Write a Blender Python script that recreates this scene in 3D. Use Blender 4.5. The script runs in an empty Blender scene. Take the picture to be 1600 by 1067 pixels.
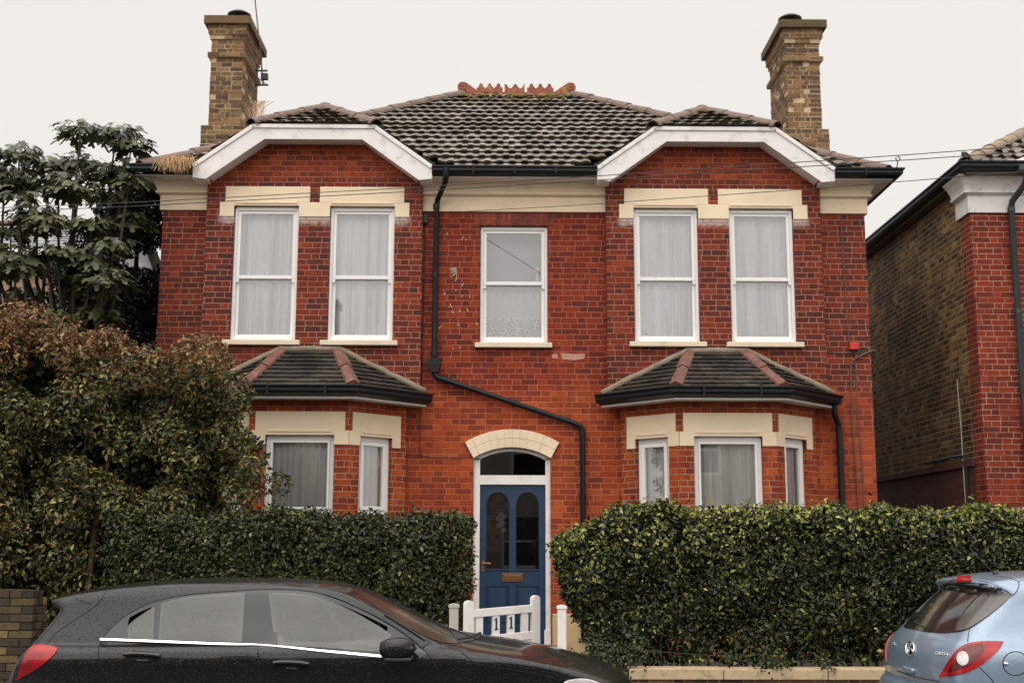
import bpy, math, random
import numpy as np
from mathutils import Vector, Matrix
R = math.radians
sc = bpy.context.scene
col = sc.collection

# ------------------------------------------------------------------ camera, sky, sun, exposure
cam_d = bpy.data.cameras.new("camera"); cam = bpy.data.objects.new("camera", cam_d); col.objects.link(cam)
CAM_H = 1.65; CF = 1921.0; PITCH = R(9.5); YAW = R(0.6); ROLL = R(0.15)
cam_d.sensor_width = 36.0; cam_d.lens = CF/1600*36; cam_d.clip_end = 3000; cam_d.clip_start = .05
cam.matrix_world = Matrix.Translation((0, 0, CAM_H)) @ Matrix.Rotation(-YAW, 4, 'Z') @ Matrix.Rotation(R(90)+PITCH, 4, 'X') @ Matrix.Rotation(ROLL, 4, 'Z')
sc.camera = cam
w = bpy.data.worlds.new("World"); sc.world = w; w.use_nodes = True
def build_world():
    nt = w.node_tree; N = nt.nodes; L = nt.links; N.clear()
    out = N.new('ShaderNodeOutputWorld'); add = N.new('ShaderNodeAddShader')
    b1 = N.new('ShaderNodeBackground'); b2 = N.new('ShaderNodeBackground')
    sky = N.new('ShaderNodeTexSky'); sky.sky_type = 'NISHITA'; sky.sun_disc = False
    sky.sun_elevation = R(52); sky.sun_rotation = R(205); sky.air_density = .6; sky.dust_density = 6; sky.ozone_density = 1
    hs = N.new('ShaderNodeHueSaturation'); hs.inputs['Saturation'].default_value = .1
    L.new(sky.outputs[0], hs.inputs['Color']); L.new(hs.outputs[0], b1.inputs[0]); b1.inputs[1].default_value = .012
    tc = N.new('ShaderNodeTexCoord'); sx = N.new('ShaderNodeSeparateXYZ'); L.new(tc.outputs['Generated'], sx.inputs[0])
    up = N.new('ShaderNodeMapRange'); up.interpolation_type = 'SMOOTHSTEP'
    for i, v in enumerate((.55, 1.0, 0, SKY_UP)): up.inputs[i+1].default_value = v
    L.new(sx.outputs[2], up.inputs[0])
    bk = N.new('ShaderNodeMapRange'); bk.interpolation_type = 'SMOOTHSTEP'
    for i, v in enumerate((.1, -.9, 0, SKY_BACK)): bk.inputs[i+1].default_value = v
    L.new(sx.outputs[1], bk.inputs[0])
    a = N.new('ShaderNodeMath'); a.operation = 'ADD'; L.new(up.outputs[0], a.inputs[0]); L.new(bk.outputs[0], a.inputs[1])
    nz = N.new('ShaderNodeTexNoise'); nz.inputs['Scale'].default_value = 1.6; nz.inputs['Detail'].default_value = 3; L.new(tc.outputs['Generated'], nz.inputs['Vector'])
    nm = N.new('ShaderNodeMapRange'); L.new(nz.outputs[0], nm.inputs[0])
    for i, v in enumerate((.3, .7, -.022, .022)): nm.inputs[i+1].default_value = v
    c = N.new('ShaderNodeMath'); c.operation = 'ADD'; c.inputs[1].default_value = SKY_BASE; L.new(a.outputs[0], c.inputs[0])
    d = N.new('ShaderNodeMath'); d.operation = 'ADD'; L.new(c.outputs[0], d.inputs[0]); L.new(nm.outputs[0], d.inputs[1])
    b2.inputs[0].default_value = (1, .965, .93, 1); L.new(d.outputs[0], b2.inputs[1])
    L.new(b1.outputs[0], add.inputs[0]); L.new(b2.outputs[0], add.inputs[1]); L.new(add.outputs[0], out.inputs[0])
SKY_BASE = .84; SKY_UP = 1.9; SKY_BACK = .6
build_world()
sd = bpy.data.lights.new("sun", 'SUN'); sd.energy = 1.25; sd.angle = R(75); sd.color = (1, .96, .9)
sun = bpy.data.objects.new("sun", sd); col.objects.link(sun)
_az = R(205); _el = R(52)     # light comes from behind the camera, a little to the left
sun.rotation_euler = Vector((math.sin(_az)*math.cos(_el), math.cos(_az)*math.cos(_el), math.sin(_el))).to_track_quat('Z', 'Y').to_euler()
sc.view_settings.view_transform = 'Standard'; sc.view_settings.look = 'None'
sc.view_settings.exposure = 0.0; sc.view_settings.gamma = 1

# measuring rays of the camera (used to read off where marks sit ON the car bodies)
def ray(px, py):
    u = px-800; v = 533.5-py
    u, v = u*math.cos(ROLL)-v*math.sin(ROLL), u*math.sin(ROLL)+v*math.cos(ROLL)
    dx, dz = u/CF, v/CF
    y2 = math.cos(PITCH)-dz*math.sin(PITCH); z2 = math.sin(PITCH)+dz*math.cos(PITCH)
    return np.array([dx*math.cos(YAW)+y2*math.sin(YAW), -dx*math.sin(YAW)+y2*math.cos(YAW), z2])

# ------------------------------------------------------------------ objects
def tag(o, label=None, cat=None, group=None, kind=None):
    if label: o['label'] = label
    if cat: o['category'] = cat
    if group: o['group'] = group
    if kind: o['kind'] = kind
    return o
def thing(name, loc, label, cat, group=None):
    o = bpy.data.objects.new(name, None); col.objects.link(o); o.location = loc
    o.empty_display_size = .2
    return tag(o, label, cat, group)
def worldloc(o):
    v = Vector((0, 0, 0))
    while o is not None: v += o.location; o = o.parent
    return v
def rot2(x, y, a): return x*math.cos(a)-y*math.sin(a), x*math.sin(a)+y*math.cos(a)

class MB:
    def __init__(s): s.v = []; s.f = []; s.m = []; s.uv = {}
    def add(s, vs, fs, m=0):
        b = len(s.v); s.v += [tuple(map(float, p)) for p in vs]
        for f in fs: s.f.append(tuple(i+b for i in f)); s.m.append(m)
        return s
    def quad(s, a, b, c, d, m=0): return s.add([a, b, c, d], [(0, 1, 2, 3)], m)
    def poly(s, pts, m=0): return s.add(pts, [tuple(range(len(pts)))], m)
    def box(s, x0, x1, y0, y1, z0, z1, m=0):
        return s.add([(x0,y0,z0),(x1,y0,z0),(x1,y1,z0),(x0,y1,z0),(x0,y0,z1),(x1,y0,z1),(x1,y1,z1),(x0,y1,z1)],
                     [(0,3,2,1),(4,5,6,7),(0,1,5,4),(1,2,6,5),(2,3,7,6),(3,0,4,7)], m)
    def obox(s, c, ax, ay, az, hx, hy, hz, m=0):
        c = Vector(c); ax = Vector(ax)*hx; ay = Vector(ay)*hy; az = Vector(az)*hz; vs = []
        for k in (-1, 1):
            for a, b in ((-1,-1),(1,-1),(1,1),(-1,1)): vs.append(c+ax*a+ay*b+az*k)
        return s.add(vs, [(0,3,2,1),(4,5,6,7),(0,1,5,4),(1,2,6,5),(2,3,7,6),(3,0,4,7)], m)
    def prism(s, pts, f, d0, d1, m=0):
        """pts 2D counter-clockwise seen from the d0 side; f(a,b,d) -> 3D"""
        n = len(pts); vs = [f(a, b, d0) for a, b in pts]+[f(a, b, d1) for a, b in pts]
        fs = [tuple(range(n)), tuple(range(2*n-1, n-1, -1))]+[((i+1) % n, i, i+n, (i+1) % n+n) for i in range(n)]
        return s.add(vs, fs, m)
    def xz(s, pts, y0, y1, m=0): return s.prism(pts, lambda a, b, d: (a, d, b), y0, y1, m)
    def tube(s, pts, r, n=8, m=0, cap=True, phase=0):
        pts = [Vector(p) for p in pts]; k = len(pts); rs = r if isinstance(r, (list, tuple)) else [r]*k
        vs = []; up = None
        for i, p in enumerate(pts):
            t = (pts[min(i+1, k-1)]-pts[max(i-1, 0)]).normalized()
            if up is None: up = Vector((0, 0, 1)) if abs(t.z) < .9 else Vector((1, 0, 0))
            a = t.cross(up).normalized(); b = a.cross(t).normalized(); up = b
            for j in range(n):
                q = 2*math.pi*j/n+phase; vs.append(p+(a*math.cos(q)+b*math.sin(q))*rs[i])
        fs = [(i*n+j, i*n+(j+1) % n, (i+1)*n+(j+1) % n, (i+1)*n+j) for i in range(k-1) for j in range(n)]
        if cap: fs += [tuple(range(n-1, -1, -1)), tuple(range((k-1)*n, k*n))]
        return s.add(vs, fs, m)
    def lathe(s, prof, c, n=20, m=0):
        vs = []
        for r, z in prof:
            for j in range(n): q = 2*math.pi*j/n; vs.append((c[0]+r*math.cos(q), c[1]+r*math.sin(q), c[2]+z))
        k = len(prof)
        fs = [(i*n+j, i*n+(j+1) % n, (i+1)*n+(j+1) % n, (i+1)*n+j) for i in range(k-1) for j in range(n)]
        fs += [tuple(range(n-1, -1, -1)), tuple(range((k-1)*n, k*n))]
        return s.add(vs, fs, m)
    def sweep(s, path, prof, m=0, caps=True):
        """path [(x,y)], prof [(out,z)] closed; 'out' is to the RIGHT of travel"""
        P = [Vector((p[0], p[1])) for p in path]; k = len(P); n = len(prof); vs = []
        for i in range(k):
            d0 = (P[i]-P[i-1]).normalized() if i else (P[1]-P[0]).normalized()
            d1 = (P[i+1]-P[i]).normalized() if i < k-1 else d0
            n0 = Vector((d0.y, -d0.x)); n1 = Vector((d1.y, -d1.x)); nn = (n0+n1).normalized(); sc_ = 1/max(.3, nn.dot(n0))
            for o, z in prof: q = P[i]+nn*o*sc_; vs.append((q.x, q.y, z))
        fs = [(i*n+j, (i+1)*n+j, (i+1)*n+(j+1) % n, i*n+(j+1) % n) for i in range(k-1) for j in range(n)]
        if caps: fs += [tuple(range(n)), tuple(range(k*n-1, (k-1)*n-1, -1))]
        return s.add(vs, fs, m)
    def build(s, name, mats, parent=None, smooth=False, uv=True, bevel=0, uvdata=None, auto=None):
        off = worldloc(parent) if parent is not None else Vector((0, 0, 0))
        me = bpy.data.meshes.new(name); A = np.array(s.v, dtype=float)
        me.from_pydata((A-np.array(off)).tolist(), [], s.f)
        for mt in (mats if isinstance(mats, (list, tuple)) else [mats]): me.materials.append(mt)
        if any(s.m): me.polygons.foreach_set('material_index', s.m)
        if uv:
            l = me.uv_layers.new(name='UVMap'); co = np.zeros(len(me.loops)*2)
            for p in me.polygons:
                nx, ny, nz = p.normal
                if uvdata is not None:
                    for li in p.loop_indices: co[2*li:2*li+2] = uvdata[me.loops[li].vertex_index]
                    continue
                if abs(nz) > .96: t = (1, 0, 0); b = (0, 1, 0)
                else:
                    h = math.hypot(nx, ny); t = (-ny/h, nx/h, 0); b = (ny*t[2]-nz*t[1], nz*t[0]-nx*t[2], nx*t[1]-ny*t[0])
                for li in p.loop_indices:
                    q = A[me.loops[li].vertex_index]
                    co[2*li] = q[0]*t[0]+q[1]*t[1]; co[2*li+1] = q[0]*b[0]+q[1]*b[1]+q[2]*b[2]
            l.data.foreach_set('uv', co)
        if smooth: me.polygons.foreach_set('use_smooth', [True]*len(me.polygons))
        o = bpy.data.objects.new(name, me); col.objects.link(o)
        if parent is not None: o.parent = parent
        if bevel:
            md = o.modifiers.new('bevel', 'BEVEL'); md.width = bevel; md.segments = 2; md.limit_method = 'ANGLE'; md.angle_limit = R(40)
        if auto and smooth:
            try: me.set_sharp_from_angle(angle=R(auto))
            except Exception: pass
        me.update()
        return o

def leafmesh(name, mats, pos, nrm, tip, size, width, parent=None, mi=None, shape='leaf', fold=.25):
    """many small leaves as one mesh. pos,nrm,tip: (n,3)"""
    off = np.array(worldloc(parent)) if parent is not None else np.zeros(3)
    pos = np.asarray(pos)-off; n = len(pos)
    tip = tip-nrm*np.sum(tip*nrm, 1)[:, None]; tip /= np.linalg.norm(tip, axis=1)[:, None]+1e-9
    side = np.cross(nrm, tip)
    sz = np.asarray(size)[:, None]; wd = np.asarray(width)[:, None]
    if shape == 'leaf':
        a = pos; b = pos+tip*sz*.45+side*wd*.5+nrm*wd*fold; c = pos+tip*sz-nrm*sz*.12; d = pos+tip*sz*.45-side*wd*.5+nrm*wd*fold
        V = np.stack([a, b, c, d], 1).reshape(-1, 3); k = 4
        tris = np.array([[0, 3, 2], [0, 2, 1]])
    else:                                   # lobed fig leaf
        ang = [0, .05, .14, .22, .30, .38, .46, .5, .54, .62, .70, .78, .86, .95]
        rad = [.12, .5, .62, .34, .9, .42, .95, 1.05, .95, .42, .9, .34, .62, .5]
        ring = []
        for a_, r_ in zip(ang, rad):
            q = a_*2*math.pi; lx = -math.cos(q)*r_; ly = math.sin(q)*r_
            ring.append(pos+tip*(lx+.35)*sz*.6+side*ly*wd*.6-nrm*(r_**2)*sz*.14)
        V = np.stack([pos+tip*sz*.22]+ring, 1).reshape(-1, 3); k = len(ang)+1
        tris = np.array([[0, i+1, (i+1) % len(ang)+1] for i in range(len(ang))])
    F = (tris[None, :, :]+(np.arange(n)*k)[:, None, None]).reshape(-1, 3); nf = len(F)
    me = bpy.data.meshes.new(name); me.vertices.add(len(V)); me.vertices.foreach_set('co', V.ravel().astype(np.float32))
    me.loops.add(nf*3); me.loops.foreach_set('vertex_index', F.ravel().astype(np.int32))
    me.polygons.add(nf); me.polygons.foreach_set('loop_start', (np.arange(nf)*3).astype(np.int32))
    try: me.polygons.foreach_set('loop_total', np.full(nf, 3, dtype=np.int32))
    except Exception: pass
    for mt in (mats if isinstance(mats, (list, tuple)) else [mats]): me.materials.append(mt)
    if mi is not None: me.polygons.foreach_set('material_index', np.repeat(mi, len(tris)).astype(np.int32))
    me.update(calc_edges=True); me.validate()
    o = bpy.data.objects.new(name, me); col.objects.link(o)
    if parent is not None: o.parent = parent
    return o

# ------------------------------------------------------------------ materials
def mat(name):
    m = bpy.data.materials.new(name); m.use_nodes = True; nt = m.node_tree; nt.nodes.clear()
    o = nt.nodes.new('ShaderNodeOutputMaterial'); b = nt.nodes.new('ShaderNodeBsdfPrincipled'); nt.links.new(b.outputs[0], o.inputs[0])
    return m, nt, b
class G:
    """tiny node helper"""
    def __init__(s, nt): s.nt = nt
    def n(s, t, **kw):
        x = s.nt.nodes.new(t)
        for k, v in kw.items(): setattr(x, k, v)
        return x
    def put(s, sock, v):
        if isinstance(v, bpy.types.NodeSocket): s.nt.links.new(v, sock)
        elif v is not None: sock.default_value = v
    def M(s, op, a, b=None, c=None, clamp=False):
        x = s.n('ShaderNodeMath', operation=op, use_clamp=clamp); s.put(x.inputs[0], a); s.put(x.inputs[1], b) if b is not None else 0
        if c is not None: s.put(x.inputs[2], c)
        return x.outputs[0]
    def mr(s, v, a, b, c=0., d=1., sm=False):
        x = s.n('ShaderNodeMapRange'); x.interpolation_type = 'SMOOTHSTEP' if sm else 'LINEAR'
        for i, q in enumerate((v, a, b, c, d)): s.put(x.inputs[i], q)
        return x.outputs[0]
    def noise(s, vec, scale, detail=3, rough=.6, out=0):
        x = s.n('ShaderNodeTexNoise'); s.put(x.inputs['Vector'], vec); x.inputs['Scale'].default_value = scale
        x.inputs['Detail'].default_value = detail; x.inputs['Roughness'].default_value = rough; return x.outputs[out]
    def ramp(s, v, stops, interp='LINEAR'):
        x = s.n('ShaderNodeValToRGB'); cr = x.color_ramp; cr.interpolation = interp
        while len(cr.elements) < len(stops): cr.elements.new(.5)
        for e, (p, c) in zip(cr.elements, stops): e.position = p; e.color = (*c, 1)
        s.put(x.inputs[0], v); return x.outputs[0]
    def mix(s, f, a, b, mode='MIX'):
        x = s.n('ShaderNodeMix', data_type='RGBA', blend_type=mode)
        s.put(x.inputs[0], f); s.put(x.inputs[6], a if isinstance(a, bpy.types.NodeSocket) else (*a, 1)); s.put(x.inputs[7], b if isinstance(b, bpy.types.NodeSocket) else (*b, 1))
        return x.outputs[2]
    def bump(s, h, dist, st=1., nrm=None):
        x = s.n('ShaderNodeBump'); s.put(x.inputs['Height'], h); x.inputs['Distance'].default_value = dist; x.inputs['Strength'].default_value = st
        if nrm is not None: s.put(x.inputs['Normal'], nrm)
        return x.outputs[0]
    def pos(s): return s.n('ShaderNodeNewGeometry').outputs['Position']
    def obj(s): return s.n('ShaderNodeTexCoord').outputs['Object']
    def uvs(s): return s.n('ShaderNodeTexCoord').outputs['UV']
    def sep(s, v): x = s.n('ShaderNodeSeparateXYZ'); s.put(x.inputs[0], v); return x.outputs
    def xyz(s, a, b, c=0.): x = s.n('ShaderNodeCombineXYZ'); s.put(x.inputs[0], a); s.put(x.inputs[1], b); s.put(x.inputs[2], c); return x.outputs[0]
    def white(s, v, out='Value'): x = s.n('ShaderNodeTexWhiteNoise'); s.put(x.inputs['Vector'], v); return x.outputs[out]

def simple(name, c, rough=.6, var=.12, scale=6, metal=0., bump=.0, bscale=60, spec=.5, coat=0., dirt=None, dscale=3, damt=.35):
    m, nt, b = mat(name); g = G(nt); p = g.pos()
    n1 = g.noise(p, scale, 4); f = g.mr(n1, .3, .7, 1-var, 1+var)
    x = g.n('ShaderNodeMix', data_type='RGBA', blend_type='MULTIPLY'); x.inputs[0].default_value = 1; x.inputs[6].default_value = (*c, 1)
    cc = g.xyz(f, f, f); nt.links.new(cc, x.inputs[7]); c_out = x.outputs[2]
    if dirt:
        n2 = g.noise(p, dscale, 6, .7); c_out = g.mix(g.mr(n2, .5, .72, 0, damt, True), c_out, dirt)
    nt.links.new(c_out, b.inputs['Base Color']); b.inputs['Roughness'].default_value = rough; b.inputs['Metallic'].default_value = metal
    b.inputs['Specular IOR Level'].default_value = spec; b.inputs['Coat Weight'].default_value = coat; b.inputs['Coat Roughness'].default_value = .04
    if bump: nt.links.new(g.bump(g.noise(p, bscale, 4), bump, .8), b.inputs['Normal'])
    return m

def brickmat(name, pal, pal2=None, zones=None, mort=(.42, .26, .2), mort2=None, rough=.75, mw=.0048, stain=(.02, .014, .011), samt=.35, light=None):
    """Flemish-like bond from metre UVs. pal2 (fresher brick) shows where the zones curve is 1"""
    m, nt, b = mat(name); g = G(nt); uv = g.uvs(); P = g.pos()
    wob = g.noise(P, 5, 2, .5, 1); ws = g.sep(wob)
    s_ = g.sep(uv); u = g.M('ADD', s_[0], g.M('MULTIPLY', g.M('SUBTRACT', ws[0], .5), .014)); v = g.M('ADD', s_[1], g.M('MULTIPLY', g.M('SUBTRACT', ws[1], .5), .012))
    rv = g.M('DIVIDE', v, .075); row = g.M('FLOOR', rv); fv = g.M('FRACT', rv)
    odd = g.M('MULTIPLY', g.M('MODULO', g.M('ABSOLUTE', row), 2.), .5)
    jit = g.M('MULTIPLY', g.white(g.xyz(row, 3.3)), .22)
    uu = g.M('ADD', g.M('ADD', g.M('DIVIDE', u, .3375), odd), jit); cell = g.M('FLOOR', uu); fr = g.M('FRACT', uu)
    split = g.M('ADD', .63, g.M('MULTIPLY', g.white(g.xyz(cell, row, 9.)), .07))
    hd = g.M('GREATER_THAN', fr, split)
    d_s = g.M('MINIMUM', fr, g.M('SUBTRACT', split, fr)); d_h = g.M('MINIMUM', g.M('SUBTRACT', fr, split), g.M('SUBTRACT', 1., fr))
    du = g.M('MULTIPLY', g.M('MAXIMUM', d_s, d_h), .3375); dv = g.M('MULTIPLY', g.M('MINIMUM', fv, g.M('SUBTRACT', 1., fv)), .075)
    dist = g.M('MINIMUM', du, dv); dist = g.M('ADD', dist, g.M('MULTIPLY', g.M('SUBTRACT', g.noise(P, 70, 3), .5), .006))
    brick = g.mr(dist, mw-.0012, mw+.0014, 0, 1, True)
    idv = g.xyz(cell, row, hd); r1 = g.white(idv)
    r1 = g.M('ADD', g.M('MULTIPLY', r1, .80), g.M('MULTIPLY', g.mr(g.noise(P, 4.5, 4, .7), .25, .75), .22), clamp=True)
    c = g.ramp(r1, pal)
    if pal2:
        zf = zones(g, P); c2 = g.ramp(r1, pal2); c = g.mix(zf, c, c2)
    # mottling inside each brick, and dirt over the wall
    n1 = g.noise(P, 45, 4, .65); n1 = g.mr(n1, .25, .75, .62, 1.36); c = g.mix(1., c, g.xyz(n1, n1, n1), 'MULTIPLY')
    n2 = g.noise(P, 1.3 if samt < .8 else .75, 6, .68); c = g.mix(g.mr(n2, .5 if samt < .8 else .44, .75 if samt < .8 else .62, 0, samt, True), c, stain)
    n5 = g.noise(g.xyz(s_[0], 0., g.M('MULTIPLY', s_[1], .14)), 3.6, 4, .65); c = g.mix(g.mr(n5, .50, .68, 0, .34, True), c, stain)
    mc = mort if not (pal2 and mort2) else g.mix(zf, mort, mort2)
    mv = g.noise(P, 2.2, 4); 
    mc2 = g.mix(g.mr(mv, .42, .66, 0, .6, True), mc, (pal2 or pal)[len(pal)//2][1])
    if light:
        lf = light(g, P); c = g.mix(lf, c, (.55, .46, .42))
    fin = g.mix(brick, mc2, c)
    nt.links.new(fin, b.inputs['Base Color']); 
    ro = g.mr(g.noise(P, 9, 3), .3, .7, rough-.2, rough+.1); nt.links.new(ro, b.inputs['Roughness'])
    b.inputs['Specular IOR Level'].default_value = .16
    h = g.M('ADD', g.M('MULTIPLY', brick, 1.), g.M('MULTIPLY', g.noise(P, 120, 3), .25)); h = g.M('ADD', h, g.M('MULTIPLY', r1, .3))
    nt.links.new(g.bump(h, .005, .9), b.inputs['Normal'])
    return m
def smear(g, P):
    s = g.sep(P); near = None
    for c in (-2.465, 2.85):
        q = g.mr(g.M('ABSOLUTE', g.M('SUBTRACT', s[0], c)), 1.22, 1.30, 1, 0); near = q if near is None else g.M('MAXIMUM', near, q)
    z = g.M('ADD', s[2], g.M('MULTIPLY', g.M('SUBTRACT', g.noise(P, 16, 4, .7), .5), .22)); m_ = g.M('MULTIPLY', g.mr(z, 5.84, 5.93, 0, .75, True), g.mr(s[2], 5.99, 6.02, 1, 0)); 
    return g.M('MULTIPLY', m_, near)
def zone_house(g, P):
    s = g.sep(P); n = g.noise(P, .9, 4, .6); z = g.M('ADD', s[2], g.M('MULTIPLY', g.M('SUBTRACT', n, .5), .35))
    low = g.mr(z, 3.55, 3.8, 1, 0, True); hi = g.mr(z, 6.42, 6.6, 0, .6, True)
    # a pale patch of newer orange bricks here and there
    sp = g.mr(g.noise(P, .55, 2), .60, .70, 0, .5, True)
    return g.M('MAXIMUM', g.M('MAXIMUM', low, hi), sp, clamp=True)
UP = [(0, (.050, .021, .017)), (.2, (.085, .023, .016)), (.45, (.125, .024, .015)), (.7, (.175, .028, .015)), (.92, (.23, .039, .016)), (.97, (.36, .078, .017)), (1, (.085, .028, .020))]
LO = [(0, (.15, .030, .017)), (.25, (.235, .040, .017)), (.5, (.30, .050, .017)), (.75, (.345, .062, .018)), (.93, (.42, .090, .022)), (.98, (.23, .042, .020)), (1, (.14, .032, .022))]
MUP = [(0, (.065, .038, .033)), (.3, (.12, .048, .036)), (.6, (.16, .05, .035)), (.85, (.21, .055, .033)), (1, (.12, .05, .04))]
MID = [(0, (.080, .019, .014)), (.25, (.135, .022, .013)), (.5, (.18, .026, .012)), (.75, (.22, .030, .012)), (.95, (.27, .042, .013)), (.98, (.44, .09, .015)), (1, (.11, .026, .017))]
M_ = {}
M_['brick_front'] = brickmat('red_brick_wall', MID, LO, zone_house, mort=(.40, .12, .075), mort2=(.48, .15, .075), mw=.005)
M_['brick_bay'] = brickmat('weathered_red_brick', UP, LO, zone_house, mort=(.37, .17, .12), mort2=(.38, .115, .065), mw=.0050, light=smear)
M_['brick_pier'] = brickmat('orange_red_brick', LO, mort=(.42, .24, .16), samt=.15, mw=.005)
M_['brick_plain'] = brickmat('plain_red_brick', [(0, (.09, .02, .015)), (.5, (.13, .025, .016)), (1, (.17, .035, .02))], mort=(.26, .10, .07), samt=.3)
M_['brick_nb'] = brickmat('neighbour_red_brick', [(0, (.09, .02, .015)), (.5, (.19, .028, .014)), (1, (.27, .042, .016))], mort=(.45, .24, .17), samt=.25)
STK = [(0, (.035, .021, .013)), (.25, (.085, .050, .024)), (.55, (.165, .098, .040)), (.8, (.25, .155, .060)), (1, (.37, .24, .10))]
def lowpaint(g, P):
    return g.M('MULTIPLY', 0., 1.)
M_['brick_stock'] = brickmat('grimy_yellow_stock_brick', STK, mort=(.34, .24, .14), stain=(.020, .014, .009), samt=.85, mw=.0058)
M_['brick_purple'] = brickmat('purple_painted_brick', [(0, (.10, .040, .036)), (1, (.135, .052, .045))], mort=(.07, .03, .028), samt=.3)
M_['brick_opp'] = brickmat('opposite_brick', [(0, (.34, .30, .26)), (1, (.46, .41, .36))], mort=(.4, .36, .32), samt=.15)
M_['render'] = simple('cream_painted_render', (.79, .635, .445), .65, .05, 2, dirt=(.3, .24, .17), dscale=1.6, damt=.25, bump=.002, bscale=40)
M_['sillpaint'] = simple('cream_sill_paint', (.68, .56, .42), .6, .06, 4, dirt=(.30, .22, .15), dscale=5, damt=.5, bump=.002)
M_['plinth'] = simple('ochre_plinth_paint', (.55, .40, .21), .8, .1, 4, dirt=(.25, .17, .1), dscale=4, damt=.5, bump=.004)
M_['coping'] = simple('pale_coping_paint', (.50, .38, .235), .75, .12, 5, dirt=(.12, .09, .05), dscale=5, damt=.75, bump=.004)
M_['upvc'] = simple('white_window_frame', (.80, .78, .76), .35, .02, 2)
M_['barge'] = simple('white_barge_paint', (.74, .70, .68), .5, .03, 2, dirt=(.20, .18, .17), dscale=5, damt=.5)
M_['white'] = simple('white_gloss_paint', (.78, .74, .71), .45, .04, 5, dirt=(.35, .3, .26), dscale=9, damt=.35)
M_['greypost'] = simple('pale_green_post_paint', (.42, .41, .35), .7, .08, 5, dirt=(.2, .2, .15), dscale=6, damt=.5)
M_['black'] = simple('black_gutter_plastic', (.007, .008, .011), .42, .2, 8, spec=.3)
M_['lead'] = simple('dark_box_plastic', (.03, .04, .045), .5, .2, 8)
M_['iron'] = simple('dark_iron', (.02, .018, .018), .55, .3, 20)
M_['blue'] = simple('blue_door_paint', (.014, .037, .085), .38, .12, 6, bump=.0006, bscale=30, dirt=(.04, .08, .17), dscale=12, damt=.4)
M_['brass'] = simple('aged_brass', (.26, .14, .06), .38, .2, 20, metal=.8)
M_['digit'] = simple('black_number_paint', (.01, .01, .01), .5)
M_['red'] = simple('red_alarm_plastic', (.55, .02, .02), .4)
M_['terracotta'] = simple('terracotta_ridge', (.25, .075, .045), .8, .25, 9, dirt=(.45, .30, .06), dscale=7, damt=.6, bump=.004)
M_['hip'] = simple('pinkish_hip_tile', (.155, .105, .083), .75, .2, 7, dirt=(.06, .045, .022), dscale=5, damt=.85, bump=.006)
M_['hiprust'] = simple('rusty_hip_tile', (.15, .06, .04), .75, .25, 9, dirt=(.30, .26, .22), dscale=14, damt=.5, bump=.004)
M_['mortar'] = simple('mossy_mortar_fillet', (.23, .18, .135), .9, .25, 7, dirt=(.32, .20, .05), dscale=5, damt=.6, bump=.012, bscale=25)
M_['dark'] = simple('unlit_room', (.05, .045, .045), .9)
M_['roomw'] = simple('room_paint', (.35, .33, .33), .9)
M_['blind'] = simple('grey_roller_blind', (.30, .28, .30), .8, .03, 3)
M_['tarmac'] = simple('wet_tarmac', (.045, .045, .047), .35, .25, 20, bump=.006, bscale=90)
M_['paving'] = simple('pavement_slabs', (.16, .15, .14), .5, .2, 8, bump=.003)
M_['kerb'] = simple('granite_kerb', (.22, .21, .2), .6, .15, 30)
M_['soil'] = simple('garden_soil', (.035, .028, .02), .95, .4, 12, bump=.02, bscale=14)
M_['bark'] = simple('brown_bark', (.10, .065, .04), .85, .3, 14, bump=.008, bscale=30)
M_['barkd'] = simple('dark_bark', (.035, .026, .02), .85, .3, 14, bump=.006, bscale=30)
M_['straw'] = simple('dry_straw', (.52, .34, .17), .8, .3, 30)
M_['wood'] = simple('weathered_post', (.11, .065, .04), .85, .3, 10)
M_['chrome'] = simple('bright_trim', (.85, .85, .85), .3, .02, 5, metal=1.)
M_['rubber'] = simple('black_rubber', (.015, .015, .016), .55)
M_['alloy'] = simple('silver_alloy', (.5, .5, .52), .3, metal=.9)
M_['cable'] = simple('black_cable', (.02, .018, .018), .6)
M_['cablegrey'] = simple('grey_brown_cable', (.10, .075, .06), .7)
M_['creamwall'] = simple('peach_render', (.52, .36, .24), .8, .06, 2)
M_['whitish'] = simple('white_debris', (.6, .55, .5), .8)
M_['patch'] = simple('pale_repair_mortar', (.42, .22, .16), .8, .15, 20)
M_['flower'] = simple('dried_flower_heads', (.30, .10, .05), .9, .3, 20)

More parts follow.
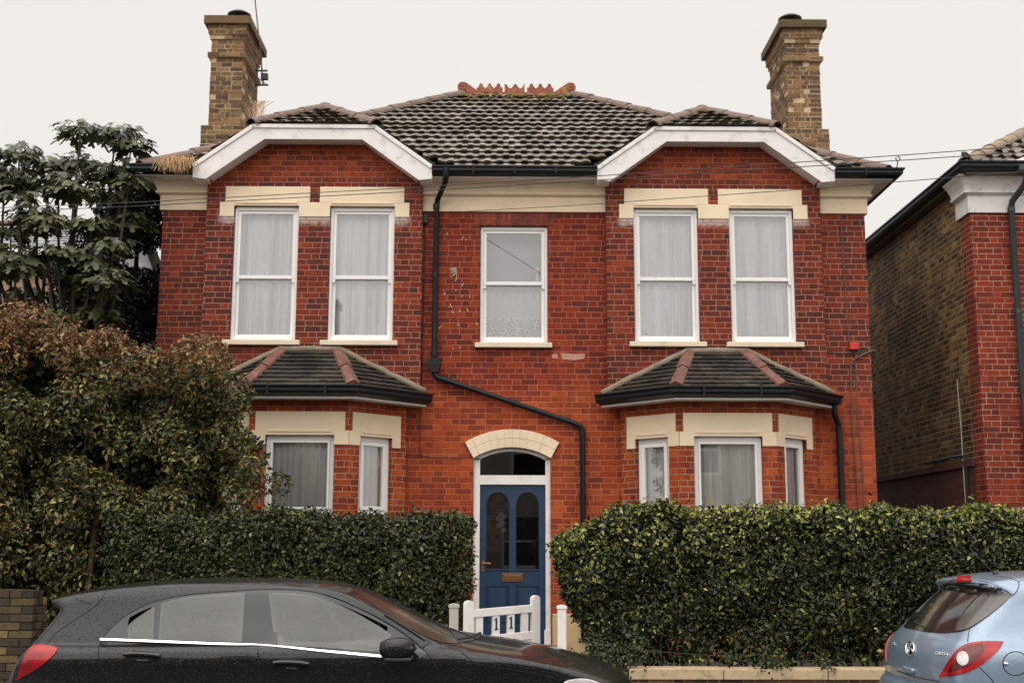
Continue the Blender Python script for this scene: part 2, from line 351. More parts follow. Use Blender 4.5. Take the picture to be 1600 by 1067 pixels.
def slate(name, light, dark, moss, cw, ch, rough=.35, mossamt=.6, spec=.5, pan=0):
    m, nt, b = mat(name); g = G(nt); uv = g.uvs(); P = g.pos(); s = g.sep(uv)
    row = g.M('FLOOR', g.M('DIVIDE', s[1], ch)); odd = g.M('MULTIPLY', g.M('MODULO', row, 2.), .5)
    uu = g.M('ADD', g.M('DIVIDE', s[0], cw), odd); cell = g.M('FLOOR', uu); fu = g.M('FRACT', uu)
    r = g.white(g.xyz(cell, row, 1.)); c = g.ramp(r, [(0, dark), (.35, tuple((a+b_)/2 for a, b_ in zip(light, dark))), (.6, light), (1, tuple(min(1, x*1.25) for x in light))])
    n1 = g.noise(P, 30, 5, .7); k = g.mr(n1, .3, .7, .7, 1.3); c = g.mix(1., c, g.xyz(k, k, k), 'MULTIPLY')
    fv = g.M('FRACT', g.M('DIVIDE', s[1], ch)); 
    n2 = g.noise(P, 7, 5, .75); n3 = g.noise(P, 1.1, 3, .6)
    mm = g.M('MULTIPLY', g.mr(g.M('ADD', n2, g.M('MULTIPLY', n3, .6)), .78, .92, 0, 1, True), mossamt)
    if pan: mm = g.M('MAXIMUM', mm, g.M('MULTIPLY', g.mr(g.M('ADD', g.M('ABSOLUTE', g.M('SUBTRACT', fu, .5)), g.M('MULTIPLY', g.M('SUBTRACT', n1, .5), .35)), .27, .36, 0, pan, True), g.mr(n3, .35, .6, .55, 1)))
    gap = g.mr(g.M('MINIMUM', fu, g.M('SUBTRACT', 1., fu)), .0, .03, 1, 0)
    c = g.mix(mm, c, moss); c = g.mix(g.M('MULTIPLY', gap, .7), c, tuple(x*.4 for x in dark))
    nt.links.new(c, b.inputs['Base Color']); nt.links.new(g.mr(mm, 0, 1, rough, .95), b.inputs['Roughness']); b.inputs['Specular IOR Level'].default_value = spec
    nt.links.new(g.bump(g.M('ADD', n1, g.M('MULTIPLY', n2, 1.5)), .008, .7), b.inputs['Normal'])
    return m
M_['tile'] = slate('wet_concrete_tiles', (.22, .185, .165), (.075, .058, .045), (.07, .052, .020), .165, .29, .30, .95, .7, pan=.42)
M_['slate'] = slate('dark_bay_tiles', (.032, .027, .024), (.014, .012, .011), (.15, .12, .09), .165, .10, .6, .25, .3)
M_['tile_nb'] = slate('neighbour_tiles', (.17, .125, .10), (.075, .055, .045), (.05, .04, .02), .30, .29, .35, .7)
M_['slate_far'] = slate('pale_slates', (.42, .42, .44), (.30, .30, .32), (.3, .3, .3), .4, .22, .3, .1)

def stockbrick(name, pal, mossz=None):
    m, nt, b = mat(name); g = G(nt); P = g.pos(); geo = g.n('ShaderNodeNewGeometry')
    c = g.ramp(geo.outputs['Random Per Island'], pal); n1 = g.noise(P, 35, 5, .7); k = g.mr(n1, .25, .75, .5, 1.5); c = g.mix(1., c, g.xyz(k, k, k), 'MULTIPLY')
    n2 = g.noise(P, 5, 5, .7); c = g.mix(g.mr(n2, .52, .66, 0, .6, True), c, (.018, .014, .008))
    if mossz is not None:
        zz = g.sep(P)[2]; mo = g.M('MULTIPLY', g.mr(zz, mossz-.25, mossz, 0, 1, True), g.mr(g.noise(P, 8, 4), .4, .6, .2, .85, True))
        c = g.mix(mo, c, (.115, .095, .028))
    nt.links.new(c, b.inputs['Base Color']); b.inputs['Roughness'].default_value = .85; nt.links.new(g.bump(n1, .012, .8), b.inputs['Normal'])
    return m
CHP = [(0, (.07, .042, .025)), (.3, (.13, .070, .032)), (.6, (.185, .098, .042)), (.85, (.25, .145, .062)), (1, (.11, .065, .035))]
M_['chim'] = stockbrick('sooty_chimney_brick', CHP, 9.85)
M_['pierb'] = stockbrick('olive_stock_brick', [(0, (.02, .014, .009)), (.5, (.05, .034, .016)), (.9, (.09, .065, .025)), (1, (.30, .20, .06))])
M_['chmort'] = simple('chimney_mortar', (.46, .35, .21), .9, .25, 12, dirt=(.08, .06, .04), dscale=4, damt=.5)

def leafmat(name, stops, rough=.35, trans=.12, spec=.5):
    m = bpy.data.materials.new(name); m.use_nodes = True; nt = m.node_tree; nt.nodes.clear(); g = G(nt)
    o = g.n('ShaderNodeOutputMaterial'); b = g.n('ShaderNodeBsdfPrincipled'); t = g.n('ShaderNodeBsdfTranslucent'); mx = g.n('ShaderNodeMixShader')
    geo = g.n('ShaderNodeNewGeometry'); c = g.ramp(geo.outputs['Random Per Island'], stops)
    nz = g.noise(geo.outputs['Position'], 2.2, 3); k = g.mr(nz, .3, .7, .7, 1.3); c = g.mix(1., c, g.xyz(k, k, k), 'MULTIPLY')
    g.put(b.inputs['Base Color'], c); g.put(t.inputs['Color'], c); b.inputs['Roughness'].default_value = rough; b.inputs['Specular IOR Level'].default_value = spec
    mx.inputs[0].default_value = trans; nt.links.new(b.outputs[0], mx.inputs[1]); nt.links.new(t.outputs[0], mx.inputs[2]); nt.links.new(mx.outputs[0], o.inputs[0])
    return m
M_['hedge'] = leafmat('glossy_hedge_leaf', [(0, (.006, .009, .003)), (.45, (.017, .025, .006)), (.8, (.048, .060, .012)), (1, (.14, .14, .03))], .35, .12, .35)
M_['hedgetip'] = leafmat('pale_new_lit_hedge_leaf', [(0, (.10, .12, .02)), (.5, (.24, .25, .05)), (1, (.45, .42, .13))], .35, .15, .35)
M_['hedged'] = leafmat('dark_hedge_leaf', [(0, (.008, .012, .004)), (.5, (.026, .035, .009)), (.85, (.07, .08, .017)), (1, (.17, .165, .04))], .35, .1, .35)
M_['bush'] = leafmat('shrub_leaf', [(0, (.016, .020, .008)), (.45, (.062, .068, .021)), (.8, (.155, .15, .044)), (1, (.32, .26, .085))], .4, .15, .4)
M_['bushred'] = leafmat('autumn_shrub_leaf', [(0, (.08, .030, .014)), (.5, (.20, .075, .026)), (.8, (.25, .14, .04)), (1, (.28, .20, .07))], .55, .2)
M_['fig'] = leafmat('fig_leaf', [(0, (.036, .042, .018)), (.5, (.075, .082, .038)), (1, (.15, .15, .08))], .45, .12, .4)
M_['figdark'] = leafmat('dark_evergreen_leaf', [(0, (.006, .009, .006)), (.7, (.013, .018, .010)), (1, (.025, .032, .017))], .4, .05, .3)

def glassmat(name, refl=.15, tint=(.93, .94, .95)):
    m = bpy.data.materials.new(name); m.use_nodes = True; nt = m.node_tree; nt.nodes.clear(); g = G(nt)
    o = g.n('ShaderNodeOutputMaterial'); t = g.n('ShaderNodeBsdfTransparent'); t.inputs[0].default_value = (*tint, 1)
    gl = g.n('ShaderNodeBsdfGlossy'); gl.inputs['Roughness'].default_value = .015; gl.inputs['Color'].default_value = (1, 1, 1, 1)
    fr = g.n('ShaderNodeFresnel'); fr.inputs['IOR'].default_value = 1.5; mx = g.n('ShaderNodeMixShader')
    f = g.M('ADD', fr.outputs[0], refl-.04, clamp=True); nt.links.new(f, mx.inputs[0])
    nt.links.new(t.outputs[0], mx.inputs[1]); nt.links.new(gl.outputs[0], mx.inputs[2]); nt.links.new(mx.outputs[0], o.inputs[0])
    return m
M_['glass'] = glassmat('double_glazing', .19)
M_['glassdoor'] = glassmat('door_glass', .06, (.6, .6, .6))
def curtainmat(name, c, lace=False, sheer_fold_shade=.25):
    m = bpy.data.materials.new(name); m.use_nodes = True; nt = m.node_tree; nt.nodes.clear(); g = G(nt)
    o = g.n('ShaderNodeOutputMaterial'); d = g.n('ShaderNodeBsdfDiffuse'); t = g.n('ShaderNodeBsdfTranslucent'); mx = g.n('ShaderNodeMixShader'); mx.inputs[0].default_value = .12
    P = g.pos(); s = g.sep(P); st = g.noise(g.xyz(s[0], s[1], g.M('MULTIPLY', s[2], .06)), 22, 3, .6); k = g.mr(st, .3, .7, .86, 1.08)
    cc = g.mix(1., c, g.xyz(k, k, k), 'MULTIPLY')
    g.put(d.inputs[0], cc); g.put(t.inputs[0], cc); nt.links.new(d.outputs[0], mx.inputs[1]); nt.links.new(t.outputs[0], mx.inputs[2]); last = mx.outputs[0]
    if not lace:
        tr = g.n('ShaderNodeBsdfTransparent'); m2 = g.n('ShaderNodeMixShader'); st2 = g.noise(g.xyz(s[0], g.M('MULTIPLY', s[1], .6), g.M('MULTIPLY', s[2], .035)), 13, 3, .55)
        nt.links.new(g.mr(st2, .46, .62, .03, sheer_fold_shade, True), m2.inputs[0]); nt.links.new(last, m2.inputs[1]); nt.links.new(tr.outputs[0], m2.inputs[2]); last = m2.outputs[0]  # sheer streaks show the dark room, standing in for shade in the folds
    if lace:
        tr = g.n('ShaderNodeBsdfTransparent'); m2 = g.n('ShaderNodeMixShader'); vo = g.n('ShaderNodeTexVoronoi'); vo.feature = 'DISTANCE_TO_EDGE'; vo.inputs['Scale'].default_value = 26; nt.links.new(P, vo.inputs['Vector'])
        zig = g.M('MULTIPLY', g.M('PINGPONG', s[0], .055), 1.0); lim = g.M('ADD', 4.66, zig)
        low = g.M('LESS_THAN', s[2], lim); hole = g.M('MULTIPLY', low, g.mr(vo.outputs['Distance'], .06, .12, 0, .75, True))
        edge = g.mr(g.M('ABSOLUTE', g.M('SUBTRACT', s[2], lim)), .012, .02, 0, 1)
        f = g.M('MULTIPLY', hole, edge); f = g.M('ADD', f, g.M('MULTIPLY', g.M('SUBTRACT', 1., low), .25), clamp=True)
        nt.links.new(f, m2.inputs[0]); nt.links.new(last, m2.inputs[1]); nt.links.new(tr.outputs[0], m2.inputs[2]); last = m2.outputs[0]
    nt.links.new(last, o.inputs[0]); return m
M_['net'] = curtainmat('white_net_curtain', (.92, .89, .90))
M_['netb'] = curtainmat('sheer_fold_bay_curtain', (.95, .92, .89), sheer_fold_shade=.13)
M_['lace'] = curtainmat('lace_net_curtain', (.85, .82, .82), True)

def paintmat(name, base, rough, drops=True, metal=0., cw=1., up=.1):
    m, nt, b = mat(name); g = G(nt); P = g.obj()
    b.inputs['Specular IOR Level'].default_value = .5 if metal else .08; b.inputs['Base Color'].default_value = (*base, 1); b.inputs['Metallic'].default_value = metal
    b.inputs['Roughness'].default_value = rough; b.inputs['Coat Weight'].default_value = cw; b.inputs['Coat Roughness'].default_value = .03; b.inputs['Coat IOR'].default_value = 1.5
    if drops:
        h = None
        for sc_, thr in ((60, .30), (110, .33), (34, .17)):
            vo = g.n('ShaderNodeTexVoronoi'); vo.inputs['Scale'].default_value = sc_; nt.links.new(P, vo.inputs['Vector'])
            r = g.sep(vo.outputs['Color'])[0]; on = g.M('GREATER_THAN', r, .35)
            q = g.M('MULTIPLY', g.mr(vo.outputs['Distance'], thr, thr*.35, 0, 1, True), on); q = g.M('MULTIPLY', q, 55./sc_)
            h = q if h is None else g.M('ADD', h, q)
        bn = g.bump(h, .0035, 1.); nt.links.new(bn, b.inputs['Coat Normal'])
        bn2 = g.bump(h, .0006, 1.); nt.links.new(bn2, b.inputs['Normal'])
        nt.links.new(g.mr(g.sep(g.n('ShaderNodeNewGeometry').outputs['Normal'])[2], .6, .9, .03, up, True), b.inputs['Coat Roughness'])
    return m
M_['carblack'] = paintmat('black_car_paint', (.006, .006, .007), .35, cw=.65, up=.06)
M_['carblue'] = paintmat('pale_blue_car_paint', (.20, .27, .36), .35, metal=.35)
M_['gloss'] = paintmat('gloss_black_trim', (.008, .008, .009), .2, drops=False)
M_['seam'] = simple('panel_gap', (.004, .004, .004), .8)
def carglass(name, c, rough=.12, fog=.3):
    m, nt, b = mat(name); g = G(nt); P = g.obj(); n = g.noise(P, 3.2, 4, .6); c1 = g.mix(g.mr(n, .35, .65, 0, 1, True), c, tuple(x*(1-fog) for x in c))
    n4 = g.noise(P, 150, 2); c1 = g.mix(g.mr(n4, .58, .66, 0, .25), c1, (.02, .02, .02))
    nt.links.new(c1, b.inputs['Base Color']); b.inputs['Roughness'].default_value = rough; b.inputs['Specular IOR Level'].default_value = .2; b.inputs['Coat Weight'].default_value = .8; b.inputs['Coat Roughness'].default_value = .08
    vo = g.n('ShaderNodeTexVoronoi'); vo.inputs['Scale'].default_value = 90; nt.links.new(P, vo.inputs['Vector'])
    nt.links.new(g.bump(g.mr(vo.outputs['Distance'], .3, .1, 0, 1, True), .0008, .6), b.inputs['Coat Normal']); return m
M_['fogglass'] = carglass('misted_car_glass', (.055, .055, .048), .35)
M_['darkglass'] = carglass('dark_car_glass', (.016, .016, .015), .1)
M_['screen'] = carglass('wet_windscreen', (.03, .034, .028), .2); M_['screen'].node_tree.nodes['Principled BSDF'].inputs['Coat Weight'].default_value = .4
def mistglass():
    m = bpy.data.materials.new('misted_side_glass'); m.use_nodes = True; nt = m.node_tree; nt.nodes.clear(); g = G(nt); P = g.obj()
    o = g.n('ShaderNodeOutputMaterial'); t = g.n('ShaderNodeBsdfTransparent'); t.inputs[0].default_value = (.62, .64, .62, 1); d = g.n('ShaderNodeBsdfDiffuse'); d.inputs[0].default_value = (.16, .16, .145, 1)
    gl = g.n('ShaderNodeBsdfGlossy'); gl.inputs['Roughness'].default_value = .06; fr = g.n('ShaderNodeFresnel'); fr.inputs['IOR'].default_value = 1.5
    vo = g.n('ShaderNodeTexVoronoi'); vo.inputs['Scale'].default_value = 90; nt.links.new(P, vo.inputs['Vector']); bp = g.bump(g.mr(vo.outputs['Distance'], .3, .1, 0, 1, True), .0012, .8); nt.links.new(bp, gl.inputs['Normal'])
    n = g.noise(P, 2.4, 4, .6); m1 = g.n('ShaderNodeMixShader'); nt.links.new(g.mr(n, .3, .7, .30, .52), m1.inputs[0]); nt.links.new(t.outputs[0], m1.inputs[1]); nt.links.new(d.outputs[0], m1.inputs[2])
    m2 = g.n('ShaderNodeMixShader'); nt.links.new(g.M('ADD', fr.outputs[0], .02), m2.inputs[0]); nt.links.new(m1.outputs[0], m2.inputs[1]); nt.links.new(gl.outputs[0], m2.inputs[2]); nt.links.new(m2.outputs[0], o.inputs[0]); return m
M_['mistglass'] = mistglass(); M_['seatcloth'] = simple('charcoal_seat_cloth', (.05, .05, .052), .9)
def lampmat(name, c, em=0):
    m, nt, b = mat(name); g = G(nt); P = g.obj(); wv = g.n('ShaderNodeTexWave'); wv.bands_direction = 'Z'; wv.inputs['Scale'].default_value = 32; nt.links.new(P, wv.inputs['Vector'])
    n = g.noise(P, 9, 3); cc = g.mix(g.mr(n, .4, .62, 0, .75, True), c, tuple(x*.35 for x in c)); cc = g.mix(g.mr(wv.outputs['Fac'], .3, .8, 0, .35), cc, tuple(min(1, x*1.5+.004) for x in c))
    nt.links.new(cc, b.inputs['Base Color']); b.inputs['Roughness'].default_value = .3; b.inputs['Specular IOR Level'].default_value = .2; b.inputs['Coat Weight'].default_value = .5; b.inputs['Coat Roughness'].default_value = .05; return m
M_['lamp'] = lampmat('red_tail_lamp', (.33, .004, .007)); M_['lampd'] = lampmat('dark_red_lens', (.09, .002, .004)); M_['lampw'] = lampmat('clear_lamp', (.55, .52, .5))

# ------------------------------------------------------------------ ground, road, pavement
def ground():
    def st(name, f, mt): b = MB(); f(b); return tag(b.build(name, M_[mt]), kind='structure')
    st('ground', lambda b: b.quad((-300,-300,-.02),(300,-300,-.02),(300,300,-.02),(-300,300,-.02)), 'soil')
    st('road', lambda b: b.quad((-120,2.6,0),(120,2.6,0),(120,10.5,0),(-120,10.5,0)), 'tarmac')
    st('kerb', lambda b: b.box(-60,60,10.5,10.63,-.01,.125), 'kerb')
    st('pavement', lambda b: b.box(-60,60,10.63,12.1,-.01,.12), 'paving')
    st('near_pavement', lambda b: b.box(-60,60,-3,2.6,-.01,.12), 'paving')
    st('front_garden', lambda b: b.box(-9,9,12.33,24,-.01,.33), 'soil')
    st('garden_path', lambda b: (b.box(-.32,.66,12.1,15.3,.0,.36), b.box(-.45,.8,15.3,15.99,.0,.43)), 'paving')
ground()

# ------------------------------------------------------------------ the red brick house
HX = .2
house = thing('brick_house', (HX, 16, .33), 'detached two-storey red brick house with two gabled bays, cream lintels and a blue front door', 'house')
XL, XR = -4.51, 4.91
CL, CR = -2.465, 2.85

def gridwall(b, x0, x1, z0, z1, holes, y, depth, m=0, rev=True, f=None):
    """front face at y facing -Y with rectangular holes (hx0,hx1,hz0,hz1); f maps (x,y,z)"""
    f = f or (lambda x, yy, z: (x, yy, z))
    xs = sorted({x0, x1, *[h[0] for h in holes], *[h[1] for h in holes]}); zs = sorted({z0, z1, *[h[2] for h in holes], *[h[3] for h in holes]})
    xs = [x for x in xs if x0 <= x <= x1]; zs = [z for z in zs if z0 <= z <= z1]
    for i in range(len(xs)-1):
        for j in range(len(zs)-1):
            cx, cz = (xs[i]+xs[i+1])/2, (zs[j]+zs[j+1])/2
            if any(h[0] < cx < h[1] and h[2] < cz < h[3] for h in holes): continue
            b.quad(f(xs[i],y,zs[j]), f(xs[i+1],y,zs[j]), f(xs[i+1],y,zs[j+1]), f(xs[i],y,zs[j+1]), m)
    if rev:
        for hx0, hx1, hz0, hz1 in holes:
            yb = y+depth
            b.quad(f(hx0,y,hz0), f(hx0,y,hz1), f(hx0,yb,hz1), f(hx0,yb,hz0), m); b.quad(f(hx1,y,hz0), f(hx1,yb,hz0), f(hx1,yb,hz1), f(hx1,y,hz1), m)
            b.quad(f(hx0,y,hz1), f(hx1,y,hz1), f(hx1,yb,hz1), f(hx0,yb,hz1), m); b.quad(f(hx0,y,hz0), f(hx0,yb,hz0), f(hx1,yb,hz0), f(hx1,y,hz0), m)

WIN_HW = .43; WO = .637          # upper windows: half width, offset from bay centre
def arc(cx, hw, z0, rise, n=14):
    r = (hw*hw+rise*rise)/(2*rise); a = math.asin(hw/r)
    return [(cx+r*math.sin(t), z0+rise-r+r*math.cos(t)) for t in [-a+2*a*i/n for i in range(n+1)]]
DX0, DX1 = -.325, .67            # door opening
def build_walls():
    DC = (DX0+DX1)/2
    # centre and wings, plane y = 16
    b = MB()
    holes = [(-.262, .645, 4.30, 5.90), (DX0, DX1, .30, 2.93)]
    gridwall(b, -1.04, 1.418, .30, 6.52, holes, 16, .14)
    a = arc(DC, (DX1-DX0)/2, 2.79, .135)
    for i in range(len(a)-1):       # brick between the arch and the square head of the opening
        b.quad((a[i][0],16,a[i][1]), (a[i+1][0],16,a[i+1][1]), (a[i+1][0],16,2.93), (a[i][0],16,2.93))
    # piers of wall beside and behind the bays
    for c in (CL, CR):
        gridwall(b, c-1.435, c+1.435, .30, 6.52, [(c-1.2, c+1.2, .3, 3.4)]+[(c+s*WO-WIN_HW, c+s*WO+WIN_HW, 4.3, 6.13) for s in (-1, 1)], 16.003, .14)
    b.build('front_wall', M_['brick_front'], house)
    for p0, p1 in ((XL, CL-1.435), (CR+1.435, XR)): b = MB(); b.quad((p0,16,.3),(p1,16,.3),(p1,16,6.52),(p0,16,6.52)); b.build('wing_wall', M_['brick_bay'], house)
    b = MB()                        # sides and back
    b.quad((XL,24,.3),(XL,16,.3),(XL,16,6.52),(XL,24,6.52)); b.quad((XR,16,.3),(XR,24,.3),(XR,24,6.52),(XR,16,6.52)); b.quad((XR,24,.3),(XL,24,.3),(XL,24,6.52),(XR,24,6.52))
    b.build('side_wall', M_['brick_plain'], house)
    b = MB()                        # ceilings and floors inside so rooms are dark
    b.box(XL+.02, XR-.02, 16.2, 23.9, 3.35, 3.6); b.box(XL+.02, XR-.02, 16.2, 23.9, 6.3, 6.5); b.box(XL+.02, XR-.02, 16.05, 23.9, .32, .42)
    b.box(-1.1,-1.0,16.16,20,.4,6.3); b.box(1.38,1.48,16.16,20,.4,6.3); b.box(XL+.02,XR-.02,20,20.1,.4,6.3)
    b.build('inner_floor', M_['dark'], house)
    for c in (CL, CR):              # projecting upper bay wall with its gable
        b = MB(); y = 15.88
        hs = [(c+s*WO-WIN_HW, c+s*WO+WIN_HW, 4.30, 6.13) for s in (-1, 1)]
        gridwall(b, c-1.435, c+1.435, 3.5, 6.45, hs, y, .12)
        b.poly([(c-1.435,y,6.45),(c+1.435,y,6.45),(c+1.435,y,6.62),(c+.7,y,7.12),(c-.7,y,7.12),(c-1.435,y,6.62)])
        b.quad((c-1.435,16.0,3.5),(c-1.435,y,3.5),(c-1.435,y,6.6),(c-1.435,16.0,6.6)); b.quad((c+1.435,y,3.5),(c+1.435,16.0,3.5),(c+1.435,16.0,6.6),(c+1.435,y,6.6))
        b.build('gable_wall', M_['brick_bay'], house)
    # soldier course over the centre window and patches
    b = MB()
    for i in range(15):
        x = -.32+i*.0690; lean = (i-7)*.004
        b.xz([(x+.003,5.905),(x+.064,5.905),(x+.064+lean,6.075),(x+.003+lean,6.075)], 15.994, 16.02)
    b.build('brick_arch', M_['brick_isl'], house)
    b = MB(); b.xz([(.83,4.09),(1.0,4.08),(1.12,4.10),(1.13,4.17),(.98,4.165),(.81,4.175)], 15.993, 16.01); b.xz([(.70,4.10),(.77,4.105),(.765,4.165),(.69,4.16)], 15.993, 16.01)
    b.build('wall_patch', M_['patch'], house)
    b = MB(); rr = random.Random(5)
    for i in range(22):
        x = rr.gauss(-.62, .15); z = rr.gauss(4.9, .35); h = rr.uniform(.015, .05); s = rr.uniform(-.03, .03)
        b.xz([(x, z), (x+.008, z), (x+.008+s, z+h), (x+s, z+h)], 15.9945, 16.0)
    for i in range(7):
        a = rr.uniform(-1, 1); b.obox((-.60+a*.03, 15.995, 5.22+.015*i), (math.cos(a*.8+.9), 0, math.sin(a*.8+.9)), (0,1,0), (-math.sin(a*.8+.9),0,math.cos(a*.8+.9)), .045, .0015, .0025)
    tag(b.build('bird_lime', M_['whitish'], house), kind='stuff')
M_['brick_isl'] = stockbrick('arch_brick', [(0, (.13, .035, .025)), (.5, (.20, .042, .027)), (1, (.28, .06, .03))])
build_walls()

def lintels():
    y0, y1 = 15.868, 15.9
    for c in (CL, CR):
        for s in (-1, 1):
            wc = c+s*WO; b = MB()
            xi = c+s*.065; xo = c+s*1.19; xa, xb = min(xi, xo), max(xi, xo)
            # upper slab, then ears left and right of the opening
            b.box(xa, xb, y0, y1, 6.172, 6.388)
            op0, op1 = wc-WIN_HW, wc+WIN_HW
            eo = c+s*1.26
            e = sorted((eo, op1 if s > 0 else op0)); b.box(e[0], e[1], y0, y1+.08, 5.975, 6.172)
            b.box(op0, op1, y0, y1+.08, 6.125, 6.172)
            # chamfered drip line
            b.box(op0+.02, op1-.02, y0-.012, y0-.002, 6.150, 6.176)
            b.build('lintel', M_['render'], house, bevel=.004)
        b = MB(); b.box(c-(WO-WIN_HW), c+(WO-WIN_HW), y0, y1+.08, 5.975, 6.172); b.build('lintel', M_['render'], house, bevel=.004)
lintels()

def curtain(x0, x1, z0, z1, y, label, seed, lace=False, fn=None, amp=.022, part=1.0):
    rr = random.Random(seed); b = MB(); n = int((x1-x0)/.008); fs = [(rr.uniform(50, 95), rr.uniform(0, 6.3), rr.uniform(.4, 1)) for _ in range(3)]
    fn = fn or (lambda x, yy, z: (x, yy, z)); rows = 7; vs = []
    for j in range(rows+1):
        t = j/rows; z = z1+(z0-z1)*t
        for i in range(n+1):
            x = x0+(x1-x0)*i/n; sway = (x-(x0+x1)/2)*.05*t*rr.choice([1])
            ph = (x-x0)*1.0+.02*math.sin(7*x+seed)
            d = sum(a*math.sin(f*ph+p+.25*math.sin(3*t+p)) for f, p, a in fs)*amp*(.45+.55*t)
            vs.append(fn(x+sway*0+.006*math.sin(20*x+4*t+seed)*t, y+d, z))
    fcs = [(j*(n+1)+i, j*(n+1)+i+1, (j+1)*(n+1)+i+1, (j+1)*(n+1)+i) for j in range(rows) for i in range(n)]
    b.add(vs, fcs); o = b.build('net_curtain', M_['lace' if lace else 'netb' if z0 < 3 else 'net'], None, smooth=True, uv=False)
    tag(o, label, 'curtain', 'net curtains in the house windows'); return o

def sash_window(x0, x1, z0, z1, meet, y, label=None, blind=False):
    """vertical sliding window, y is the outer face of the frame"""
    fw = .038; b = MB()
    b.box(x0, x0+fw, y, y+.10, z0, z1); b.box(x1-fw, x1, y, y+.10, z0, z1); b.box(x0+fw, x1-fw, y, y+.10, z1-.045, z1); b.box(x0+fw, x1-fw, y-.012, y+.10, z0, z0+.045)
    wf = b.build('window', M_['upvc'], house, bevel=.004)
    if label: wf['label'] = label
    a0, a1 = x0+fw+.001, x1-fw-.001; sw = .042
    s = MB(); yu = y+.018                                   # outer (top) sash
    s.box(a0, a0+sw, yu, yu+.035, meet-.02, z1-.046); s.box(a1-sw, a1, yu, yu+.035, meet-.02, z1-.046); s.box(a0+sw, a1-sw, yu, yu+.035, z1-.046-sw, z1-.046); s.box(a0+sw, a1-sw, yu-.004, yu+.035, meet-.02, meet+.028)
    for q, d in ((a0, 1), (a1, -1)):                        # sash horns
        s.xz([(q, meet-.022), (q+d*sw, meet-.022), (q+d*sw*.8, meet-.06), (q+d*sw*.3, meet-.075), (q, meet-.06)][::d], yu, yu+.03)
    s.build('sash', M_['upvc'], wf, bevel=.003)
    l = MB(); yl = y+.055
    l.box(a0, a0+sw, yl, yl+.035, z0+.046, meet-.002); l.box(a1-sw, a1, yl, yl+.035, z0+.046, meet-.002); l.box(a0+sw, a1-sw, yl, yl+.035, z0+.046, z0+.046+sw); l.box(a0+sw, a1-sw, yl, yl+.035, meet-.03, meet+.03)
    l.build('sash', M_['upvc'], wf, bevel=.003)
    p = MB(); p.quad((a0+sw-.003,yu+.016,meet+.02),(a1-sw+.003,yu+.016,meet+.02),(a1-sw+.003,yu+.016,z1-.045-sw),(a0+sw-.003,yu+.016,z1-.045-sw)); p.build('pane', M_['glass'], wf)
    p = MB(); p.quad((a0+sw-.003,yl+.016,z0+.08),(a1-sw+.003,yl+.016,z0+.08),(a1-sw+.003,yl+.016,meet-.02),(a0+sw-.003,yl+.016,meet-.02)); p.build('pane', M_['glass'], wf)
    g_ = MB(); g_.box(a0, a1, y+.0335+.001, y+.0345+.001, meet-.028, meet-.0215); 
    # boarded reveal inside
    r = MB(); r.box(x0-.02, x0, y+.02, y+.3, z0, z1); r.box(x1, x1+.02, y+.02, y+.3, z0, z1)
    return wf
def sill(x0, x1, z, y0, y1, h=.065):
    b = MB(); b.xz([(x0, z-h), (x1, z-h), (x1, z), (x0, z)], y0, y1); return b.build('window_sill', M_['sillpaint'], house, bevel=.006)

for c, nm in ((CL, 'left'), (CR, 'right')):
    for s, nn in ((-1, 'left'), (1, 'right')):
        wc = c+s*WO
        sash_window(wc-WIN_HW+.004, wc+WIN_HW-.004, 4.315, 6.115, 5.165, 15.93)
        sill(wc-.51, wc+.50, 4.305, 15.80, 15.97)
        curtain(wc-WIN_HW+.03, wc+WIN_HW-.03, 4.33, 6.08, 16.085, {(-1, 'left'): 'white net curtain in the leftmost first-floor window under the left gable', (1, 'left'): 'white net curtain in the first-floor window just left of the bent black drainpipe', (-1, 'right'): 'white net curtain in the left window of the pair under the right gable', (1, 'right'): 'white net curtain in the rightmost first-floor window under the right gable'}[(s, nm)], int(50+wc*10))
sash_window(-.256, .640, 4.315, 5.895, 5.12, 16.05)
sill(-.322, .695, 4.305, 15.93, 16.1)
curtain(-.22, .60, 4.33, 5.11, 16.22, 'short lace net curtain across the lower half of the window above the front door', 7, lace=True, amp=.012)
b = MB(); b.box(-.235, .615, 16.30, 16.305, 4.34, 5.86); tag(b.build('roller_blind', M_['blind']), 'plain grey blind filling the window above the front door, behind the lace curtain', 'blind')
def vase():
    b = MB(); b.lathe([(.025, 0), (.032, .03), (.02, .09), (.014, .12)], (.505, 16.165, 5.155), 10)
    o = thing('ornament', (.505, 16.165, 5.155), 'small pale round ornament on the sash rail of the window above the door', 'ornament')
    b.build('stand', M_['whitish'], o, smooth=True); b = MB(); b.lathe([(.006, .12), (.035, .14), (.045, .175), (.035, .21), (.006, .225)], (.505, 16.165, 5.155), 12); b.build('head', M_['sillpaint'], o, smooth=True)
vase()

